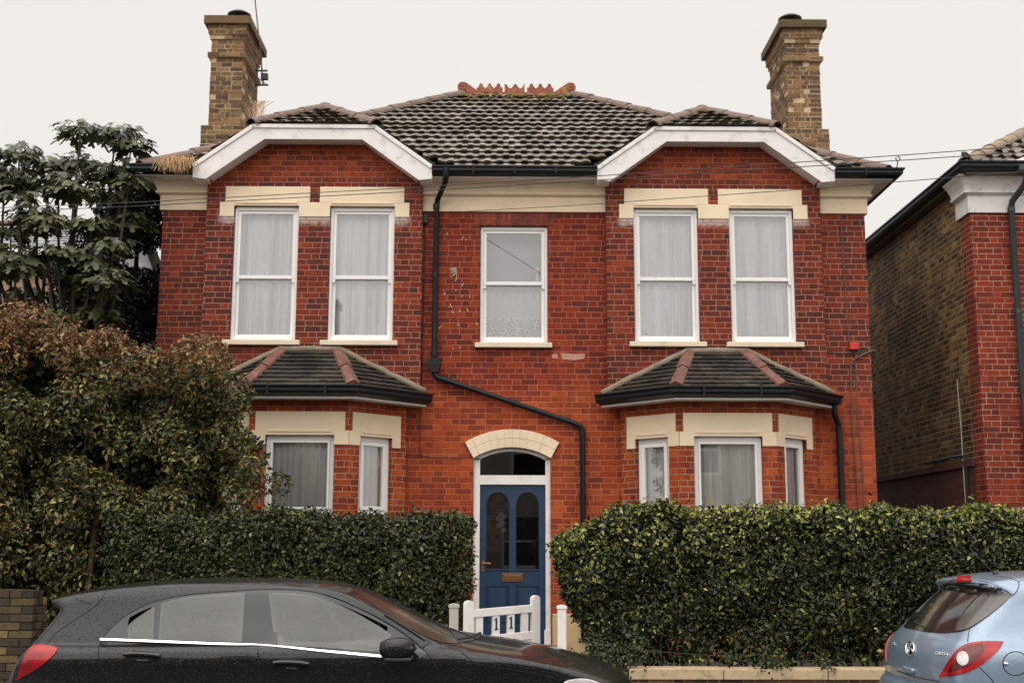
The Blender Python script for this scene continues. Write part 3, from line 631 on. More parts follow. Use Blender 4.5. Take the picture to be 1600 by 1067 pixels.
def bay(c, side):
    yf, yw = 15.25, 15.90; hf, hw = .606, 1.265
    # three faces: (origin xy, direction xy, length)
    A = (c-hw, yw); B = (c-hf, yf); C = (c+hf, yf); D = (c+hw, yw)
    def mk(P, Q):
        L = math.hypot(Q[0]-P[0], Q[1]-P[1]); dx, dy = (Q[0]-P[0])/L, (Q[1]-P[1])/L
        return (lambda x, y, z: (P[0]+dx*x-dy*y, P[1]+dy*x+dx*y, z)), L
    faces = [mk(A, B), mk(B, C), mk(C, D)]
    ops = []
    for k, (f, L) in enumerate(faces):
        if k == 1: o = (.18, L-.18)
        elif k == 0: o = (.235, L-.17)
        else: o = (.17, L-.235)
        ops.append(o); b = MB(); gridwall(b, 0, L, .3, 3.46, [(o[0], o[1], 1.18, 3.03)], 0, .11, f=f)
        b.build('bay_wall', M_['brick_pier'] if k == 1 else M_['brick_pier'], house)
    for k, (f, L) in enumerate(faces):
        o0, o1 = ops[k]
        # lintel: slab and ears
        e0 = .10 if k == 0 else .05; e1 = .10 if k == 2 else .05
        b = MB()
        def fb(x0, x1, y0, y1, z0, z1):
            vs = [f(x0,y0,z0), f(x1,y0,z0), f(x1,y1,z0), f(x0,y1,z0), f(x0,y0,z1), f(x1,y0,z1), f(x1,y1,z1), f(x0,y1,z1)]
            b.add(vs, [(0,3,2,1),(4,5,6,7),(0,1,5,4),(1,2,6,5),(2,3,7,6),(3,0,4,7)])
        fb(e0 if k == 0 else .05, (L-e1 if k == 2 else L-.05), -.012, .05, 3.075, 3.31)
        fb(.002 if k else e0, o0, -.013, .12, 2.90, 3.074); fb(o1, L-.002 if k < 2 else L-e1, -.013, .12, 2.90, 3.074)
        fb(o0, o1, -.012, .12, 3.02, 3.074); fb(o0+.03, o1-.03, -.022, -.0125, 3.055, 3.078)
        b.build('lintel', M_['render'], house)
        # window
        def wb(bb, x0, x1, y0, y1, z0, z1):
            vs = [f(x0,y0,z0), f(x1,y0,z0), f(x1,y1,z0), f(x0,y1,z0), f(x0,y0,z1), f(x1,y0,z1), f(x1,y1,z1), f(x0,y1,z1)]
            bb.add(vs, [(0,3,2,1),(4,5,6,7),(0,1,5,4),(1,2,6,5),(2,3,7,6),(3,0,4,7)])
        y0, y1 = .055, .115; tz = 2.10; b = MB(); fw = .055
        wb(b, o0+.003, o0+fw, y0, y1, 1.22, 3.018); wb(b, o1-fw, o1-.003, y0, y1, 1.22, 3.018); wb(b, o0+fw, o1-fw, y0, y1, 2.96, 3.018); wb(b, o0+fw, o1-fw, y0, y1, 1.22, 1.28); wb(b, o0+fw, o1-fw, y0, y1, tz-.05, tz+.0)
        wf = b.build('window', M_['upvc'], house, bevel=.004)
        if k != 1 or True:
            b = MB(); s0, s1, q0, q1 = o0+fw+.002, o1-fw-.002, tz+.004, 2.956; sw = .05 if k != 1 else .03
            wb(b, s0, s0+sw, y0-.012, y1-.02, q0, q1); wb(b, s1-sw, s1, y0-.012, y1-.02, q0, q1); wb(b, s0+sw, s1-sw, y0-.012, y1-.02, q1-sw, q1); wb(b, s0+sw, s1-sw, y0-.012, y1-.02, q0, q0+sw)
            b.build('casement', M_['upvc'], wf, bevel=.004)
        b = MB(); b.quad(f(o0+fw,y0+.03,1.28), f(o1-fw,y0+.03,1.28), f(o1-fw,y0+.03,tz-.05), f(o0+fw,y0+.03,tz-.05)); b.build('pane', M_['glass'], wf)
        b = MB(); b.quad(f(o0+fw,y0+.02,tz+.02), f(o1-fw,y0+.02,tz+.02), f(o1-fw,y0+.02,2.95), f(o0+fw,y0+.02,2.95)); b.build('pane', M_['glass'], wf)
        b = MB(); wb(b, o0-.03, o1+.03, -.06, .12, 1.13, 1.215); b.build('window_sill', M_['sillpaint'], house)
        curtain(o0+.03, o1-.03, 1.25, 2.985, .145, 'white net curtain in the %s pane of the %s ground-floor bay window' % (('left angled', 'wide front', 'right angled')[k], side), 3+k+int(c*7), fn=f, amp=.034)
    # roof underside soffit and fascia
    gy, gh, gw = 14.98, .705, 1.53
    path = [(c-gw, 15.88), (c-gh, gy), (c+gh, gy), (c+gw, 15.88)]
    b = MB(); b.sweep(path, [(-.015, 3.445), (-.015, 3.47), (-.40, 3.47), (-.40, 3.455)]); b.build('soffit', M_['upvc'], house)
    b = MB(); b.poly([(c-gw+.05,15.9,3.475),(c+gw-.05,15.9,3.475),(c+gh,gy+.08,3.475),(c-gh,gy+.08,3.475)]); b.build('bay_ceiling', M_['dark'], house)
    g_ = MB(); g_.sweep(path, [(.005, 3.472), (.085, 3.50), (.10, 3.53), (.10, 3.565), (.125, 3.585), (.125, 3.60), (.105, 3.60), (.08, 3.56), (.03, 3.56), (.0, 3.60), (-.02, 3.60), (-.02, 3.472)])
    for x in (-.35, .35): g_.box(c+x-.012, c+x+.012, gy-.132, gy-.1, 3.49, 3.605)
    g_.build('bay_gutter', M_['black'], house)
    # roof planes
    T0 = (c-.38, 15.86, 4.17); T1 = (c+.38, 15.86, 4.17); E = [(c-gw, 15.86, 3.585), (c-gh, gy, 3.585), (c+gh, gy, 3.585), (c+gw, 15.86, 3.585)]
    b = MB(); uvd = []
    def rows(E0, E1, U0, U1, n=10, off=0):
        E0, E1, U0, U1 = map(Vector, (E0, E1, U0, U1)); nm = (E1-E0).cross(U0-E0+(U1-E1)).normalized()
        if nm.z < 0: nm = -nm
        t = (E1-E0).normalized(); sl = ((U0+U1)/2-(E0+E1)/2).length
        for i in range(n):
            a, d = i/n, min(1, (i+1.12)/n); lo0 = E0.lerp(U0, a); lo1 = E1.lerp(U1, a); hi0 = E0.lerp(U0, d); hi1 = E1.lerp(U1, d); L = (lo1-lo0).length; k = max(1, int(L/.083)); rr = random.Random(i+off)
            for j in range(k):
                q0, q1 = j/k, (j+1)/k; h0 = .017+rr.uniform(-.003, .004); ta = rr.uniform(-.006, .006)
                h0 += .010; p0 = lo0.lerp(lo1, q0)+nm*h0; p1 = lo0.lerp(lo1, q1)+nm*h0; dn = (lo0-hi0).normalized()*ta; p0 = p0+dn; p1 = p1+dn
                r0 = hi0.lerp(hi1, q0)+nm*.002; r1 = hi0.lerp(hi1, q1)+nm*.002; s0 = p0-nm*.026; s1 = p1-nm*.026
                b.add([p0, p1, r1, r0, s0, s1], [(0,1,2,3), (4,5,1,0)])
                u0 = (p0-E0).dot(t); u1 = (p1-E0).dot(t); v0 = a*n*.1+.005; v1 = v0+.094
                uvd.extend([(u0+off, v0), (u1+off, v0), (u1+off, v1), (u0+off, v1), (u0+off, v0), (u1+off, v0)])
    rows(E[0], E[1], T0, T0, 9, 3); rows(E[1], E[2], T0, T1, 9, 11); rows(E[2], E[3], T1, T1, 9, 23)
    b.build('bay_roof', M_['slate'], house, uvdata=uvd)
    b = MB()
    for s in (-1, 1):
        b = MB(); p0 = Vector((c+s*.36, 15.87, 4.20)); p1 = Vector((c+s*(gh-.03), gy+.03, 3.625)); L = (p1-p0).length; n = 2
        for i in range(n):
            a = p0.lerp(p1, i/n); d = p0.lerp(p1, (i+1.06)/n if i < n-1 else 1); ax = (d-a).normalized(); sx = ax.cross(Vector((0,0,1))).normalized(); up = sx.cross(ax).normalized()
            if up.z < 0: up = -up
            vs = []
            for q, hh in ((a, .0), (d, .018)):
                for o_, z_ in ((-.085,-.03),(-.075,.0),(0,.04),(.075,.0),(.085,-.03)): vs.append(q+sx*o_*(1.08 if hh else .95)+up*(z_+hh))
            b.add(vs, [(k_, k_+1, k_+6, k_+5) for k_ in range(4)]+[(0,1,2,3,4), (9,8,7,6,5)])
        b.build('hip_tile', M_['hiprust'], house)
    b = MB(); rr = random.Random(2)
    for s in (-1, 1):
        P_ = [Vector((c+s*.36, 15.855, 4.205)).lerp(Vector((c+s*(gw-.02), 15.85, 3.63)), t/10)+Vector((rr.uniform(-.006,.006), 0, rr.uniform(-.008,.008))) for t in range(11)]; b.tube(P_, .045, 7)
    b.tube([(c-.40, 15.845, 4.185), (c, 15.84, 4.19), (c+.40, 15.845, 4.185)], .045, 7)
    b.build('mortar_fillet', M_['mortar'], house, smooth=True)
bay(CL, 'left'); bay(CR, 'right')

# ------------------------------------------------------------------ main roof
def tiles(b, uvd, O, U, S, L, ulo, uhi, row=.29, du=.0275, wave=.015, per=.165, thick=.045, seed=0):
    O, U, S = Vector(O), Vector(U).normalized(), Vector(S).normalized(); N = U.cross(S).normalized()
    if N.z < 0: N = -N
    n = int(math.ceil(L/row)); rr = random.Random(seed)
    for i in range(n):
        s0 = i*row; s1 = min(L, s0+row*1.1); sm = min(L, s0+row*.0)
        a, c_ = ulo(s0), uhi(s0); 
        if c_-a < .02: continue
        k = max(1, int((c_-a)/du)); base = len(b.v)
        vs = []; uu = []
        tj = {}
        for j in range(k+1):
            u = a+(c_-a)*j/k; ti = int(math.floor(u/.30)); 
            if ti not in tj: tj[ti] = (rr.uniform(-.006, .006), rr.uniform(-.012, .012))
            q = (u/per+.5*(i % 2)) % 1.0
            w = wave*max(0, min(1, 7*(.5-abs(q-.5))-1.3))
            j0, js = tj[ti]
            u1 = min(max(u, ulo(s1)), uhi(s1)) if uhi(s1) > ulo(s1) else (ulo(s1)+uhi(s1))/2
            p = O+U*u+S*(s0+js)+N*(thick+w+j0); r_ = O+U*u1+S*s1+N*(.004+w*.9); d = O+U*u+S*(s0+js+.055)+N*(w-.006)
            vs += [p, r_, d]; uu += [(u, s0+.01), (u, s0+row*.98), (u, s0+.01)]
        fs = []
        for j in range(k): fs += [(3*j, 3*(j+1), 3*(j+1)+1, 3*j+1), (3*j+2, 3*(j+1)+2, 3*(j+1), 3*j)]
        b.add(vs, fs); uvd.extend(uu)
def ridge_tiles(b, p0, p1, r=.11, ln=.42, n=8, over=.02, lift=.02, seed=1):
    p0, p1 = Vector(p0), Vector(p1); L = (p1-p0).length; k = max(1, int(L/ln)); ax = (p1-p0).normalized(); sx = ax.cross(Vector((0,0,1))).normalized(); up = sx.cross(ax).normalized(); rr = random.Random(seed)
    for i in range(k):
        a = p0.lerp(p1, i/k)+up*rr.uniform(0, .012); d = p0.lerp(p1, min(1, (i+1.07)/k))+up*rr.uniform(0, .008); vs = []
        for q, rad in ((a, r*1.06), (d, r*.95)):
            for ring in (rad, rad-.02):
                for j in range(n+1): t = math.pi*j/n; vs.append(q+sx*math.cos(t)*ring+up*(math.sin(t)*ring*.85+lift-.05))
        m = n+1
        fs = [(j, j+1, 2*m+j+1, 2*m+j) for j in range(n)]+[(j+1, j, m+j, m+j+1) for j in range(n)]+[(2*m+j, 2*m+j+1, 3*m+j+1, 3*m+j) for j in range(n)]
        b.add(vs, fs)
EZ = 6.55; EY = 15.62; RZ = 9.17; RY = 19.8; EL, ER = XL-.30, XR+.30; RL, RR = -.66, 1.24
def main_roof():
    b = MB(); uvd = []; S = Vector((0, RY-EY, RZ-EZ)); L = S.length
    hL = lambda s: EL+(RL-EL)*s/L; hR = lambda s: ER+(RR-ER)*s/L
    gw = lambda s: (7.845-(EZ+(RZ-EZ)*s/L))/.6993 if s*(RZ-EZ)/L < 1.29 else 0
    sg = 1.31*L/(RZ-EZ)                              # above this the roof runs clear over the gable ridges
    def lowseg(a, c_): tiles(b, uvd, (0, EY, EZ), (1,0,0), S, .29*math.ceil(sg/.29), a, c_, seed=4)
    lowseg(hL, lambda s: max(hL(s), CL-gw(s)) if s < sg else hL(s)+.001)
    lowseg(lambda s: CL+gw(s), lambda s: CR-gw(s))
    lowseg(lambda s: min(hR(s), CR+gw(s)) if s < sg else hR(s)-.001, hR)
    k0 = math.ceil(sg/.29)*.29
    tiles(b, uvd, (0, EY+S.y*k0/L, EZ+S.z*k0/L), (1,0,0), S, L-k0, lambda s: hL(s+k0), lambda s: hR(s+k0), seed=14)
    rf = b.build('roof', M_['tile'], house, uvdata=uvd)
    b = MB(); BY = 2*RY-EY
    b.poly([(EL,BY,EZ),(EL,EY,EZ),(RL,RY,RZ)]); b.poly([(ER,EY,EZ),(ER,BY,EZ),(RR,RY,RZ)]); b.quad((ER,BY,EZ),(EL,BY,EZ),(RL,RY,RZ),(RR,RY,RZ)); b.quad((EL,16.1,EZ-.01),(EL,BY,EZ-.01),(ER,BY,EZ-.01),(ER,16.1,EZ-.01))
    b.build('roof_slope', M_['tile'], house)
    for x0, x1, sd_ in ((EL+.05, RL, 2), (ER-.05, RR, 3)):
        b = MB(); ridge_tiles(b, (x0,EY+.05,EZ+.05), (x1,RY,RZ+.03), seed=sd_); b.build('hip_tile', M_['hip'], rf)
    b = MB(); rm = random.Random(77)
    for i in range(150):
        x = rm.uniform(RL+.05, RR-.05); d = rm.expovariate(9); y = RY-.16-d; z = RZ-.16*.626-d*.626+.06; q = rm.uniform(.015, .04); b.lathe([(q, 0), (q*.8, q*.5), (q*.2, q*.75)], (x, y, z), 6)
    tag(b.build('moss', M_['moss'], rf), kind='stuff')
    # crested ridge
    zb = RZ+.02
    for x0, x1, n in ((-.40, .04, 3), (.07, .41, 2), (.45, .90, 3)):
        pts = [(x0, zb), (x1, zb)]; top = []; span = (x1-x0)/n; N_ = 10
        if n == 2:
            for i in range(2):
                top.append((x0+i*span+.0, zb+.175));
                if True: top.append((x0+i*span+.03, zb+.175))
                for j in range(N_+1): t = j/N_; top.append((x0+i*span+.035+(span-.045)*t, zb+.165-.065*math.sin(math.pi*t)))
            top += [(x1-.02, zb+.175), (x1, zb+.175)]
        else:
            for j in range(5): t = j/4; top.append((x0+.045*t, zb+.125+.02*t-.03*math.sin(math.pi*t)+.02*t*t))
            pk = [x0+.075+(x1-x0-.15)*i/(n-1) for i in range(n)]
            for i, p in enumerate(pk):
                top += [(p-.018, zb+.185), (p+.018, zb+.185)]
                if i < n-1:
                    for j in range(1, N_): t = j/N_; top.append((p+.022+(pk[i+1]-p-.044)*t, zb+.165-.06*math.sin(math.pi*t)))
            for j in range(5): t = 1-j/4; top.append((x1-.045*t, zb+.125+.02*t-.03*math.sin(math.pi*t)+.02*t*t))
        b = MB(); b.xz(pts+top[::-1], RY-.025, RY+.025); b.quad((x0,RY-.13,zb-.09),(x1,RY-.13,zb-.09),(x1,RY-.02,zb+.02),(x0,RY-.02,zb+.02)); b.quad((x1,RY+.13,zb-.09),(x0,RY+.13,zb-.09),(x0,RY+.02,zb+.02),(x1,RY+.02,zb+.02))
        b.build('ridge_crest', M_['terracotta'], rf)
    for x, s in ((-.62, 1), (1.17, -1)):     # scrolled finials
        out = [(x+s*.30, zb-.02), (x+s*.30, zb+.01), (x+s*.20, zb+.08), (x+s*.10, zb+.155), (x+s*.03, zb+.20)]
        cx, cz, r = x-s*.02, zb+.125, .085
        for j in range(12): t = math.pi*.42+math.pi*1.5*j/11; out.append((cx+s*r*math.cos(t), cz+r*math.sin(t)))
        out += [(x+s*.03, zb+.03), (x+s*.0, zb-.02)]
        b = MB(); b.xz(out if s < 0 else out[::-1], RY-.03, RY+.03)
        sp = [(cx+s*(.012+.011*j/2)*math.cos(j*.7), RY-.034, cz+(.012+.011*j/2)*math.sin(j*.7)) for j in range(11)]; b.tube(sp, .009, 5)
        b.build('ridge_scroll', M_['terracotta'], rf)
    return rf
M_['moss'] = simple('yellow_green_moss', (.13, .105, .022), .95, .4, 20, bump=.01, bscale=60)
roof = main_roof()
def gable(c):
    hw = 1.57; z0 = 6.60; zf = 7.135; fh = .805; Y0 = 15.60; sl = (zf-z0)/(hw-fh); rz = z0+sl*hw; ya = Y0+(rz-zf)/.60
    vy = lambda z: EY+(z-EZ)/((RZ-EZ)/(RY-EY))
    b = MB(); uvd = []
    S = Vector((0, ya-Y0, rz-zf)); L = S.length
    tiles(b, uvd, (c, Y0-.02, zf+.02), (1,0,0), S, L, lambda s: -fh*(1-s/L), lambda s: fh*(1-s/L), row=.2, wave=.012, seed=8)
    for sd_ in (-1, 1):
        S = Vector((-sd_*hw, 0, rz-z0)); L = S.length; zz = lambda s: z0+(rz-z0)*s/L
        def lo(s, zz=zz): z = zz(s); return 0 if z < zf else (z-zf)/(rz-zf)*(ya-Y0)
        def hi(s, zz=zz): return vy(zz(s))-Y0
        tiles(b, uvd, (c+sd_*hw, Y0, z0+.01), (0,1,0), S, L, lo, hi, seed=9)
    gr = b.build('gable_roof', M_['tile'], house, uvdata=uvd)
    b = MB()
    for s in (-1, 1): ridge_tiles(b, (c+s*(fh+.03), Y0-.02, zf+.03), (c, ya, rz+.04), r=.105, seed=5)
    ridge_tiles(b, (c, ya, rz+.04), (c, vy(rz), rz+.04), seed=6); b.build('hip_tile', M_['hip'], gr)
    # barge boards
    out = [(c-hw+.03, 6.425), (c-hw, 6.43), (c-hw, 6.585), (c-fh, zf), (c+fh, zf), (c+hw, 6.585), (c+hw, 6.43), (c+hw-.03, 6.425)]
    inn = [(c+hw-.20, 6.40), (c+.645, 6.955), (c-.645, 6.955), (c-hw+.20, 6.40)]
    b = MB()
    P = [(c-hw, 6.425), (c-hw, 6.585), (c-fh, zf), (c+fh, zf), (c+hw, 6.585), (c+hw, 6.425)]; Q = [(c-hw+.17, 6.405), (c-hw+.205, 6.43), (c-.645, 6.955), (c+.645, 6.955), (c+hw-.205, 6.43), (c+hw-.17, 6.405)]
    for i in range(5): b.xz([P[i], Q[i], Q[i+1], P[i+1]], Y0, Y0+.035)
    # thin top moulding
    for i in range(1, 4):
        p, q = P[i], P[i+1]; dx, dz = q[0]-p[0], q[1]-p[1]; l = math.hypot(dx, dz); nx, nz = -dz/l, dx/l
        b.xz([(p[0]-nx*.03, p[1]-nz*.03), (q[0]-nx*.03, q[1]-nz*.03), (q[0]+nx*.02, q[1]+nz*.02), (p[0]+nx*.02, p[1]+nz*.02)], Y0-.02, Y0-.001)
    bb = b.build('barge_board', M_['barge'], house)
    # boxed soffit behind the boards
    b = MB()
    for i in range(1, 4):
        p, q = Q[i], Q[i+1]; p = (p[0], p[1]+.02); q = (q[0], q[1]+.02); b.quad((p[0],Y0+.036,p[1]), (p[0],15.90,p[1]), (q[0],15.90,q[1]), (q[0],Y0+.036,q[1]))
    for s in (-1, 1): b.box(min(c+s*hw, c+s*(hw-.17)), max(c+s*hw, c+s*(hw-.17)), Y0+.036, 16.0, 6.41, 6.60)
    b.build('soffit', M_['upvc'], house)
gable(CL); gable(CR)
def cornice():
    prof = [(0, 6.085), (.035, 6.085), (.035, 6.285), (.055, 6.292), (.09, 6.31), (.09, 6.335), (.07, 6.345), (.085, 6.39), (.12, 6.45), (.17, 6.50), (.0, 6.50)]
    L1, L2 = CL-1.436, CL+1.436; R1, R2 = CR-1.436, CR+1.436
    prof = prof[::-1]
    for path in ([(XL, 22.), (XL, 16.), (L1, 16.)], [(L2, 16.), (R1, 16.)], [(R2, 16.), (XR, 16.), (XR, 22.)]):
        b = MB(); b.sweep(path, prof); b.build('cornice', M_['render'], house)
    gp = [(.005, 6.475), (.085, 6.50), (.105, 6.53), (.105, 6.56), (.125, 6.575), (.125, 6.595), (.10, 6.595), (.075, 6.55), (.02, 6.55), (.0, 6.60), (-.02, 6.60), (-.02, 6.475)][::-1]
    gp = gp[::-1]
    for path in ([(XL-.3, 22.), (XL-.3, 15.66), (CL-1.57, 15.66)], [(CL+1.57, 15.66), (CR-1.57, 15.66)], [(CR+1.57, 15.66), (XR+.30, 15.66), (XR+.30, 22.)]):
        b = MB(); b.sweep(path, gp)
        (x0, y0), (x1, y1) = (path[-2], path[-1]) if len(path) == 2 or path[0][1] == 22. else (path[0], path[1])
        n = max(2, int(abs(x1-x0)/.45))
        if abs(y1-y0) < .01:
            for i in range(1, n): x = x0+(x1-x0)*i/n; b.box(x-.01, x+.01, y0-.131, y0-.1, 6.49, 6.60)
        b.build('gutter', M_['black'], house)
        b = MB(); b.sweep(path, [(-.30, 6.47), (-.30, 6.50), (.0, 6.50), (.0, 6.47)][::-1]); b.build('soffit', M_['upvc'], house)
    for x in (XL-.3, XR+.3):
        b = MB(); b.tube([(x, 15.5, 6.57), (x+.02, 15.5, 6.66), (x-.01, 15.5, 6.71), (x+.03, 15.5, 6.735), (x+.055, 15.5, 6.70), (x+.04, 15.5, 6.685)], .008, 6)
        if x > 0: b.build('hip_iron', M_['iron'], house)
cornice()
def rainpipes():
    b = MB(); r = .036
    b.tube([(-.71,15.56,6.56), (-.71,15.56,6.44), (-.72,15.60,6.38), (-.835,15.90,6.22), (-.845,15.93,6.15), (-.85,15.93,4.10)], [.042,.042,r,r,r,r], 12)
    for z in (6.14, 5.2, 4.15): b.tube([(-.85,15.93,z-.03), (-.85,15.93,z+.03)], .045, 12)
    b.box(-.93, -.765, 15.86, 15.995, 3.99, 4.09); b.prism([(-.925, 3.99), (-.895, 3.90), (-.80, 3.90), (-.77, 3.99)], lambda a, z, d: (a, d, z), 15.865, 15.99)
    b.tube([(-.85,15.93,3.92), (-.84,15.93,3.87), (-.80,15.93,3.83), (-.70,15.93,3.80), (1.0,15.93,3.235), (1.06,15.93,3.20), (1.085,15.93,3.15), (1.085,15.93,.5)], r, 12)
    for x, z in ((-.70, 3.80), (.20, 3.50)): b.tube([(x-.03,15.93,z+.01), (x+.03,15.93,z-.01)], .045, 12)
    for z in (3.12, 2.3): b.tube([(1.085,15.93,z-.035), (1.085,15.93,z+.035)], .044, 12)
    b.build('drainpipe', M_['black'], house, smooth=True, auto=35)
    b = MB(); x = CR+1.50
    b.box(x-.07, x+.09, 15.78, 15.95, 3.49, 3.605)
    b.tube([(x+.01,15.86,3.50), (x+.01,15.86,3.38), (x+.03,15.88,3.32), (x+.075,15.93,3.24), (x+.08,15.93,3.15), (x+.08,15.93,.5)], .04, 12); b.tube([(x+.08,15.93,2.85), (x+.08,15.93,2.93)], .047, 12)
    b.build('drainpipe', M_['black'], house, smooth=True, auto=35)
rainpipes()

def door():
    DC = (DX0+DX1)/2; b = MB()
    voi = MB(); hw = (DX1-DX0)/2                          # painted arch
    inn = arc(DC, hw+.005, 2.79, .14, 12); outr = arc(DC, hw+.115, 2.995, .17, 12)
    for i in range(12):
        a, c_, d, e = inn[i], inn[i+1], outr[i+1], outr[i]
        mid = lambda p, q: ((p[0]+q[0])/2+0, (p[1]+q[1])/2)
        m0, m1 = mid(a, e), mid(c_, d); y0 = 15.955-(.004 if i % 2 else 0)
        def shr(ps): cx = sum(p[0] for p in ps)/4; cz = sum(p[1] for p in ps)/4; return [(cx+(p[0]-cx)*.994, cz+(p[1]-cz)*.990) for p in ps]
        voi.xz(shr([a, c_, m1, m0]), y0, 16.02); voi.xz(shr([m0, m1, d, e]), y0-.002, 16.02)
    voi.xz([*inn, *outr[::-1]], 15.962, 16.01)
    voi.build('door_arch', M_['render'], house, bevel=.004)
    f = .062; y0, y1 = 16.04, 16.14
    b.box(DX0, DX0+f+.02, y0, y1, .44, 2.79); b.box(DX1-f-.0, DX1, y0, y1, .44, 2.79); b.box(DX0+f+.02, DX1-f, y0, y1, 2.455, 2.575)
    b.box(DX0, DX0+f+.04, y0-.03, y0, .44, .62); b.box(DX1-f-.02, DX1, y0-.03, y0, .44, .62)
    o2 = arc(DC, hw, 2.79, .135, 14); i2 = arc(DC, hw-.05, 2.765, .12, 14)
    for i in range(14): b.xz([i2[i], i2[i+1], o2[i+1], o2[i]], y0, y1)
    b.build('door_frame', M_['white'], house)
    g = MB(); g.xz([(DX0+.05, 2.575), (DX1-.05, 2.575)]+i2[::-1], y0+.05, y0+.056); g.build('fanlight_pane', M_['glassdoor'], house)
    # leaf
    X0, X1 = DX0+f+.022, DX1-f-.002; L = MB(); ya, yb = 16.075, 16.12; W = X1-X0; xm = (X0+X1)/2; z0, z1 = .455, 2.45
    st = .085; L.box(X0, X0+st, ya, yb, z0, z1); L.box(X1-st, X1, ya, yb, z0, z1); L.box(xm-.045, xm+.045, ya, yb, z0+.2, z1)
    L.box(X0+st, X1-st, ya, yb, z0, z0+.22); L.box(X0+st, xm-.045, ya, yb, 1.17, 1.36); L.box(xm+.045, X1-st, ya, yb, 1.17, 1.36)
    for a, c_ in ((X0+st, xm-.045), (xm+.045, X1-st)):
        # arched heads of the glazed openings
        top = [(c_, z1), (a, z1)]; n = 10; cx = (a+c_)/2; rr = (c_-a)/2; ar = [(cx-rr*math.cos(math.pi*i/n), 2.23+.14*math.sin(math.pi*i/n)) for i in range(n+1)]
        L.xz([(a, 2.23)]+ar[1:-1]+[(c_, 2.23), (c_, z1), (a, z1)], ya, yb)
        # raised lower panel
        L.box(a, c_, ya+.02, yb-.005, z0+.22, 1.17); L.box(a+.035, c_-.035, ya+.010, ya+.02, z0+.255, 1.135); L.box(a+.01, a+.02, ya+.004, ya+.02, z0+.22, 1.17); L.box(c_-.02, c_-.01, ya+.004, ya+.02, z0+.22, 1.17); L.box(a, c_, ya+.004, ya+.02, 1.155, 1.17)
        L.box(a, c_, ya-.012, ya, 1.36, 1.375)
        L.tube([(p[0]*.96+cx*.04, ya+.003, p[1]-.004) for p in ar], .008, 6)
    dr = L.build('door', M_['blue'], house, bevel=.003)
    dr['label'] = 'blue panelled front door with two arched glass lights'
    for k, (a, c_) in enumerate(((X0+st, xm-.045), (xm+.045, X1-st))):
        p = MB(); p.quad((a,ya+.025,1.36),(c_,ya+.025,1.36),(c_,ya+.025,2.38),(a,ya+.025,2.38)); p.build('pane', M_['glassdoor'], dr)
        # coloured leaded glass behind
        q = MB(); rr = random.Random(40+k); nx, nz = 5, 10; mats = [M_['st_a'], M_['st_b'], M_['st_c'], M_['st_d'], M_['st_e']]
        for i in range(nx):
            for j in range(nz):
                x0_ = a+(c_-a)*i/nx; x1_ = a+(c_-a)*(i+1)/nx; zz0 = 1.60+.78*j/nz; zz1 = 1.60+.78*(j+1)/nz
                q.quad((x0_+.003,ya+.032,zz0+.003),(x1_-.003,ya+.032,zz0+.003),(x1_-.003,ya+.032,zz1-.003),(x0_+.003,ya+.032,zz1-.003), rr.choice([0,0,1,1,2,3,4]) if k == 0 else rr.choice([3,3,3,4,3]))
        q.box(a, c_, ya+.034, ya+.036, 1.36, 2.38, 3)
        q.build('leaded_light', mats, dr)
        if k == 0:
            fl = MB()
            for (x, z, r_) in ((.30,2.08,.05),(.36,2.02,.045),(.28,1.99,.035),(.38,2.10,.04),(.34,2.13,.03),(.40,1.93,.035)):
                xx = a+(c_-a)*(x/.5)*.95; fl.lathe([(r_*.2, -r_), (r_*.9, -r_*.4), (r_, 0), (r_*.9, r_*.4), (r_*.2, r_)], (min(xx, c_-.05), ya+.031, z-.06), 10)
            # flattened rosettes of pale glass
            V = [(x, ya+.031+(y-ya-.031)*.03, z) for x, y, z in fl.v]; fl.v = V; fl.build('glass_rosette', M_['st_f'], dr)
    b = MB(); b.box(xm-.135, xm+.135, ya-.012, ya, 1.215, 1.325); b.box(xm-.11, xm+.11, ya-.018, ya-.012, 1.24, 1.30); b.build('letterbox', M_['brass'], dr, bevel=.003)
    b = MB(); b.box(X0+.022, X0+.062, ya-.01, ya, 1.34, 1.50); b.tube([(X0+.042,ya-.01,1.45), (X0+.042,ya-.05,1.45)], .011, 8); b.tube([(X0+.035,ya-.05,1.45), (X0+.10,ya-.052,1.45), (X0+.145,ya-.05,1.445)], .010, 8); b.build('handle', M_['brass'], dr, smooth=True, auto=40)
    b = MB(); b.box(DX0-.05, DX1+.05, 15.90, 16.13, .40, .44); b.build('door_step', M_['paving'], house)
    for p0, p1 in ((DX1+.02, 1.585), (CL+1.27, DX0-.02)):
        b = MB(); b.box(p0, p1, 15.955, 15.998, .31, .82); b.build('plinth', M_['plinth'], house, bevel=.01)
M_['st_a'] = simple('amber_glass', (.10, .065, .035), .15); M_['st_b'] = simple('pale_green_glass', (.07, .075, .06), .15); M_['st_c'] = simple('red_glass', (.07, .018, .012), .15)
M_['st_d'] = simple('dark_glass', (.010, .010, .012), .15); M_['st_e'] = simple('blue_glass', (.015, .022, .05), .15); M_['st_f'] = simple('milky_glass', (.22, .21, .19), .3)
door()

